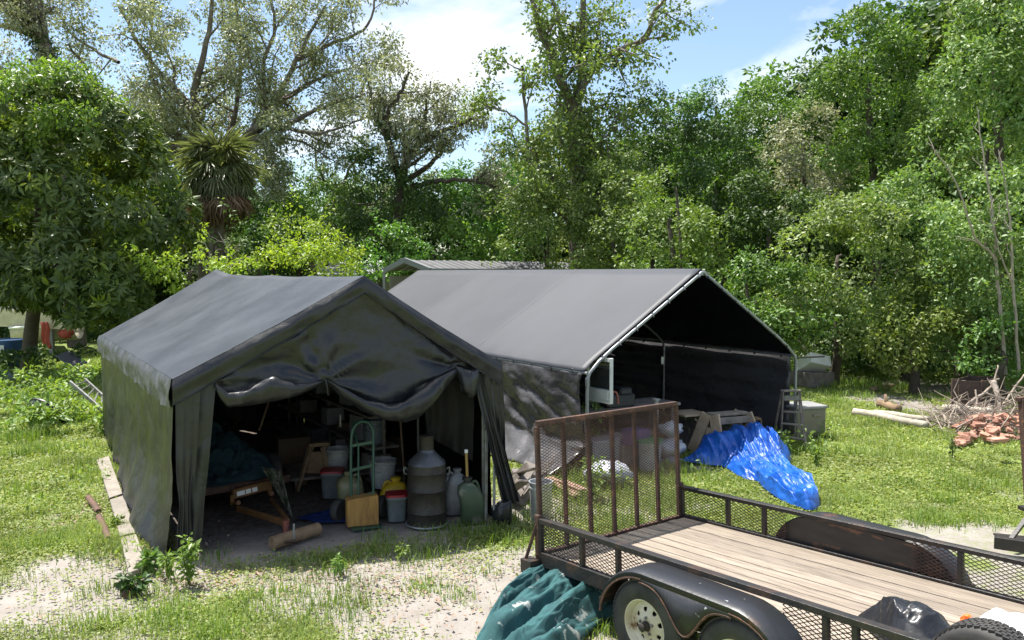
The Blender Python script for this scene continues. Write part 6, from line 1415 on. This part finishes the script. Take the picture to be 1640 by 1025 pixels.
# second trailer, only its rusty ramp post and bumper reach into the picture
t2 = thing('parked_trailer', 'rusty dark trailer frame cut by the right edge of the picture', 'trailer', G(1640, 870))
x = MB(); x.bar(D(1637,640,9.6), D(1648,815,9.4), .10, .05); x.build('ramp_post', m_rust, t2, bevel=.004)
x = MB(); x.bar(D(1630,640,9.6), D(1700,630,9.9), .07, .05); x.build('ramp_top_bar', m_rust, t2, bevel=.004)
x = MB(); x.bar(D(1592,868,8.6), D(1700,884,8.3), .07, .13); x.build('rear_beam', m_iron, t2, bevel=.004)
x = MB(); x.bar(D(1595,858,8.8), D(1700,868,8.7), .14, .02); x.build('channel_flange', m_iron, t2)
x = MB(); x.bar(D(1618,865,8.6), D(1650,822,8.8), .045, .03); x.build('brace', m_iron, t2)
x = MB(); x.bar(D(1634,814,8.9), D(1690,812,8.9), .10, .04); x.build('hinge_bar', m_iron, t2)
x = MB(); q = D(1700, 900, 8.4); x.bar(Vector((q.x,q.y,0)), q, .1, .1); x.build('stand_leg', m_iron, t2)
for dx in (0, 1.6):
    x = MB(); p = D(1720, 880, 9.2); x.lathe([(.2,-.08),(.3,-.1),(.33,-.07),(.33,.07),(.3,.1),(.2,.08)], Vector((p.x+dx,p.y,.33)), 28, Matrix.Rotation(R(90),3,'X')); x.build('wheel', m_tyre, t2, smooth=True)
# ---------------------------------------------------------------- green net under the trailer's tail
gp = [(908,918),(935,924),(962,940),(985,958),(992,985),(968,1000),(940,1022),(900,1075),(840,1100),(765,1045),(775,1010),(800,975),(840,950),(880,928)]
o3 = [G(x_, y_) for x_, y_ in gp]; cgn = G(880, 990); fd = (G(950,945)-G(810,1020)).normalized()
cloth('shade_net', [(p.x,p.y) for p in o3], [(cgn.x+.1, cgn.y+.1, .12, .7), (G(930,950).x, G(930,950).y, .12, .35)], m_teal, 'folded teal shade netting spread on the sand under the trailer tail', 'netting', 4, .05, 3.4, fdir=(fd.x, fd.y), center=cgn, rings=80, nb=300, edge=.03, pleat=.2)
# ---------------------------------------------------------------- load on the trailer
TU_ = TM
bag_px = [(1378,985),(1385,965),(1402,950),(1430,955),(1470,968),(1500,990),(1530,1020),(1500,1040),(1450,1045),(1410,1020)]
pb = [TP(x_, y_, w_=.02) for x_, y_ in ((1372,988),(1385,978),(1415,985),(1460,992),(1500,1003),(1535,1024),(1545,1045),(1480,1060),(1430,1040),(1395,1012))]
ctr = sum(pb, Vector())/len(pb)
q1_ = TP(1425, 970, w_=.22); q2_ = TP(1470, 985, w_=.2); q3_ = TP(1405, 965, w_=.24)
cloth('plastic_bag', [(p.x,p.y) for p in pb], [(q1_.x,q1_.y,.24,.34),(q2_.x,q2_.y,.22,.34),(q3_.x,q3_.y,.22,.20),(TP(1505,1010,w_=.12).x,TP(1505,1010,w_=.12).y,.13,.25)], m_bag, 'black plastic bag bundle lying on the trailer deck', 'bag', 6, .045, 3.2, z0=.004, M=TM, rings=44, edge=.01)
pb = [TP(x_, y_, w_=.02) for x_, y_ in ((1552,1002),(1575,992),(1610,988),(1650,995),(1690,1015),(1690,1050),(1620,1055),(1560,1035))]
q1_ = TP(1590, 982, w_=.16); q2_ = TP(1630, 995, w_=.14)
cloth('white_sack', [(p.x,p.y) for p in pb], [(q1_.x,q1_.y,.17,.25),(q2_.x,q2_.y,.16,.3)], m_whitebag, 'white woven sack on the trailer deck behind the spare tyre', 'sack', 9, .02, 3, z0=.004, M=TM, rings=36, edge=.01)
a = TM @ TP(1540, 1008, w_=.01); x = MB(); pth = [TM @ TP(px, py, w_=w_) for px, py, w_ in ((1538,1010,.01),(1545,1000,.06),(1541,994,.05),(1549,988,.10),(1550,984,.12))]; x.tube(smooth_path(pth, 4), [.012+.012*abs(math.sin(i*.8)) for i in range(17)], 6); single('orange_tape', x, m_orange, 'twist of orange tape beside the white sack', 'tape', smooth=True)
sp_ = thing('spare_tyre', 'black spare tyre standing at the front of the near rail', 'tyre', M=TM)
cS = TP(1588, 1012, w_=.33); cS = Vector((cS.x, cS.y, 0.02)) + Vector((-.02,0,0))
make_wheel(sp_, (cS.x, cS.y+.02, .02), -1)

# ================================================================== GRASS, WEEDS, LEAF LITTER
def gmat(name, cs, trans=.35):
    return leafmat(name, cs[0], cs[1], trans, .55, .3, (1.3,1.3,.5))
m_grass = gmat('grass_blade', ((.15,.235,.055), (.33,.38,.135)))
m_grass2 = gmat('rank_grass_blade', ((.09,.17,.025), (.22,.30,.06)))
m_weed = leafmat('weed_leaf', (.12,.22,.035), (.24,.34,.08), .38, .45, .4, (1.5,1.4,.5))
m_litter = leafmat('fallen_leaf', (.26,.185,.125), (.42,.33,.25), .1, .8, .2, (1,.9,.7))
def blades(P, H, W, g, m, name, label, bend=.45):
    n = len(P); az = g.random(n)*2*math.pi; d = np.stack([np.cos(az), np.sin(az), np.zeros(n)], 1); s = np.stack([-d[:,1], d[:,0], np.zeros(n)], 1)
    b = (bend*(.3+g.random(n)))[:,None]; Hh = H[:,None]; Ww = W[:,None]
    z = np.array([[0,0,1.0]])
    mid = P+z*Hh*.6+d*Hh*b*.35; tip = P+z*Hh*(1-.35*b)+d*Hh*b*1.1
    V = np.stack([P-s*Ww, P+s*Ww, mid+s*Ww*.7, mid-s*Ww*.7, tip], 1).reshape(-1,3); o = np.arange(n)[:,None]*5
    F = np.concatenate([o+np.array([[0,1,2]]), o+np.array([[0,2,3]]), o+np.array([[3,2,4]])], 0)
    ob = npmesh(name, V, F, m); return tag(ob, label, 'grass', kind='stuff')
g = np.random.default_rng(91)
def scatter(x0, x1, y0, y1, dens, pw=1.0):
    n = int((x1-x0)*(y1-y0)*dens); x = x0+(x1-x0)*g.random(n); y = y0+(y1-y0)*g.random(n)
    vis = np.abs(x) < y*.66+.8
    x, y = x[vis], y[vis]; k = g.random(len(x)) < np.clip(grassy(x, y), 0, 1)**pw
    x, y = x[k], y[k]; cl = fbm(x*1.8+7, y*1.8+2, 3)
    return x, y, cl
sets = [(-6.5,4,5.6,9.5,2600),(-9,8,9.5,13,1600),(-12,12,13,19,800),(-18,17,19,31,300)]
xs_, ys_, cs_ = [np.concatenate(a) for a in zip(*[scatter(*s) for s in sets])]
P = np.stack([xs_, ys_, np.full(len(xs_), -.03)], 1); far = np.clip((ys_-8)/14, 0, 1)
blades(P, (.025+.11*np.clip(cs_-.40,0,.4)*2.2+.04*g.random(len(xs_)))*(.9+.5*far), .0026+.0075*far+.0012*g.random(len(xs_)), g, m_grass, 'grass', 'short bright green grass growing in patches over the yard')
# clover and creeping weeds matted between the blades
cx_, cy_, _c = [np.concatenate(a) for a in zip(*[scatter(-6.5,4,5.6,9.5,2600,.8), scatter(-9,8,9.5,13,900,.8), scatter(-12,12,13,19,420,.8)])]
n = len(cx_); LPc = np.stack([cx_, cy_, -.012+.035*g.random(n)], 1); Dc = unit(n, g); Dc[:,2] *= .3
V, F = leaf_arrays(LPc, Dc, np.tile([0,0,1.0],(n,1))+.5*unit(n,g), (.022+.022*g.random(n))*(1+np.clip((cy_-8)/8,0,1.2)), .75, .4)
tag(npmesh('clover', V, F, leafmat('clover_leaf', (.135,.22,.05), (.29,.345,.12), .35, .5, .3, (1.3,1.3,.5))), 'small creeping weeds matted through the grass', 'weeds', kind='stuff')
# taller tufts
tf = [(20,640,.3),(90,770,.25),(200,890,.16),(150,990,.10),(250,1000,.12),(340,995,.13),(290,985,.1),(400,1005,.1),(450,960,.1),(60,870,.14),(420,985,.12),(470,1000,.12),(300,940,.14),(510,985,.12),(600,885,.14),(625,880,.16),(560,900,.1),(700,865,.14),(750,850,.14),(790,840,.18),(850,850,.16),(870,835,.2),(1010,1005,.15),(1330,600,.45),(1360,590,.5),(1390,605,.4),(1320,585,.4),(1420,620,.3),(1240,725,.2),(1300,715,.22),(1320,700,.2),(1105,760,.22),(1130,770,.18),(940,780,.3),(980,790,.22),(1020,800,.2),(910,800,.22),(1400,820,.14),(1500,800,.15),(1550,770,.16),(1600,790,.18),(1450,770,.12),(1350,850,.12),(30,700,.3),(110,690,.25),(60,730,.2),(720,945,.08),(650,950,.08),(580,960,.09),(540,950,.09),(380,970,.14),(1560,840,.14),(1480,850,.12),(960,830,.2),(900,830,.2),(1060,810,.16),(1340,620,.3),(1370,640,.2)]
Pt, Ht, Wt = [], [], []
for px, py, h in tf:
    c = G(px, py); n = 150 if c.y < 12 else 220; rr = .22+.35*h+.012*c.y
    for k in range(3):
        cc = c+Vector((g.normal()*rr*.9, g.normal()*rr*.9, 0)); q = np.array([tuple(cc)])+np.concatenate([g.normal(size=(n//2,2))*rr*.33, np.zeros((n//2,1))-.02], 1)
        Pt.append(q); Ht.append(h*(.4+.8*g.random(n//2))); Wt.append(np.full(n//2, .0025+.00022*c.y))
P = np.concatenate(Pt); Ht = np.concatenate(Ht); Wt = np.concatenate(Wt)
keep = ~(in_quad(P[:,0], P[:,1], [tFL, tFR, tBR, tBL], .1) > .5); P, Ht, Wt = P[keep], Ht[keep], Wt[keep]
blades(P, Ht, Wt, g, m_grass2, 'tall_grass', 'taller grass tufts along the tents, trailer and wood edge', .6)
# leaf litter
def litter(px, py, rx, ry, n):
    c = G(px, py); x = c.x+g.normal(size=n)*rx; y = c.y+g.normal(size=n)*ry; return np.stack([x, y, np.full(n, -.004)+.02*g.random(n)], 1)
LP = np.concatenate([litter(200,790,.25,1.1,420), litter(250,880,.3,.35,260), litter(430,935,.7,.25,170), litter(600,925,.8,.35,200), litter(740,930,.6,.4,150), litter(330,930,.4,.25,160), litter(1480,625,1.6,.7,700), litter(880,800,.6,.5,160), litter(690,990,.7,.5,160), litter(100,960,.8,.5,120)])
n = len(LP); V, F = leaf_arrays(LP, np.concatenate([unit(n,g)[:,:2], .25*g.normal(size=(n,1))],1)+1e-3, np.tile([0,0,1.0],(n,1))+.35*unit(n,g), .028+.036*g.random(n), .5, .5)
tag(npmesh('leaf_litter', V, F, m_litter), 'dry brown leaves scattered over the sand', 'leaves', kind='stuff')
# broad-leaved undergrowth on the left and at the wood's edge
def ground_cover(nm, label, spots, m, size, k, seed):
    g2 = np.random.default_rng(seed); lob = []
    for px, py, rx, h in spots: c = G(px, py); lob.append(((c.x, c.y, h*.25), rx, rx*.9, h*.8))
    C, O = lobe_points(lob, 26, g2, .35, rs=(.2,.4)); V, F = clump(C, .10*(.6+.8*g2.random(len(C))), 5, size*.85, g2, .5, .9, O=O); return tag(npmesh(nm, V, F, m), label, 'weeds', kind='stuff')
ground_cover('undergrowth', 'waist-high leafy weeds under the tree on the left', [(40,640,.9,.5),(90,625,1.0,.6),(130,630,.8,.55),(20,665,.7,.45),(110,665,.8,.5),(140,690,.5,.35),(60,610,.9,.5),(70,660,.5,.6),(55,692,.35,.3),(80,690,.35,.35),(35,685,.3,.3),(110,700,.5,.3),(10,620,.8,.5)], m_weed, .15, 10, 301)
ground_cover('dark_undergrowth', 'dark ferny undergrowth around the tree foot', [(20,600,.9,.5),(85,600,.9,.6),(120,600,.8,.5),(150,600,.8,.7),(60,585,1.0,.5),(0,590,.8,.5)], m_lf_dark, .2, 9, 302)
ground_cover('edge_undergrowth', 'scrubby undergrowth along the wood edge on the right', [(1400,590,.9,.5),(1440,600,.8,.35),(1350,585,.8,.6),(1480,605,.7,.3),(1530,620,.6,.3),(1290,590,.8,.5),(1240,580,.8,.6),(1500,590,.9,.7),(1600,620,.8,.6),(1640,610,.8,.7)], m_lf_vine2, .12, 10, 303)
ground_cover('patch_weeds', 'leafy green weeds patched through the grass beside the boards', [(95,800,.35,.16),(120,780,.4,.16),(60,830,.35,.12),(150,770,.3,.16),(110,830,.3,.12),(200,910,.14,.14),(240,920,.12,.1)], m_weed, .07, 10, 304)
ground_cover('canopy_weeds', 'weeds sprouting behind the ramp and round the deck box', [(935,735,.2,.75),(930,770,.25,.4),(1290,720,.25,.3),(1315,700,.25,.25),(1235,728,.2,.25),(1115,755,.3,.2),(975,790,.3,.2)], m_weed, .09, 9, 305)
# single weed plants
def weed(px, py, h, n, lab, size=.09, seed=0, m=m_weed, spread=.3):
    g3 = np.random.default_rng(seed); b = G(px, py); t = thing('weed_plant', lab, 'plant', b); mb = MB(); Cs = []
    for k in range(n):
        a = g3.random()*6.28; l = h*(.6+.5*g3.random()); tip = Vector((math.cos(a)*spread*h*g3.random(), math.sin(a)*spread*h*g3.random(), l)); pth = smooth_path([b, b+tip*.5+Vector((0,0,.03)), b+tip], 4); mb.tube(pth, [.005-.0003*i for i in range(len(pth))], 5, caps=False)
        for i in range(2, len(pth)): Cs.append(tuple(pth[i]-b))
    mb.build('stem', m_lf_vine, t); C = np.array(Cs); V, F = clump(C, .03+.03*g3.random(len(C)), 4, size*.8, g3, .5, .8); npmesh('leaves', V, F, m, t)
weed(303, 938, .46, 7, 'lobed light green weed growing at the tent front left corner', .08, 1, m_lf_shr)
weed(268, 925, .24, 3, 'slender young weed left of the tent corner', .09, 2)
weed(238, 915, .2, 3, 'broad-leaved weed at the near end of the boards', .11, 3, m_lf_vine)
weed(212, 950, .14, 5, 'low dark weed on the sand left of the tent', .10, 4, m_lf_dark, .9)
weed(540, 920, .15, 3, 'little pale seedling on the sand before the tent', .06, 5)
weed(643, 895, .14, 2, 'tiny sprout beside the grass clump before the tent', .06, 6)
weed(1525, 735, .32, 5, 'dark feathery weed left of the steel stand', .05, 7, m_lf_dark, .15)
weed(1307, 745, .3, 4, 'leggy weed at the foot of the step ladder', .08, 8)
weed(945, 800, .55, 5, 'tall leafy weed seen through the ramp mesh', .09, 9)
weed(190, 845, .12, 3, 'small green weed over the middle board', .07, 10)
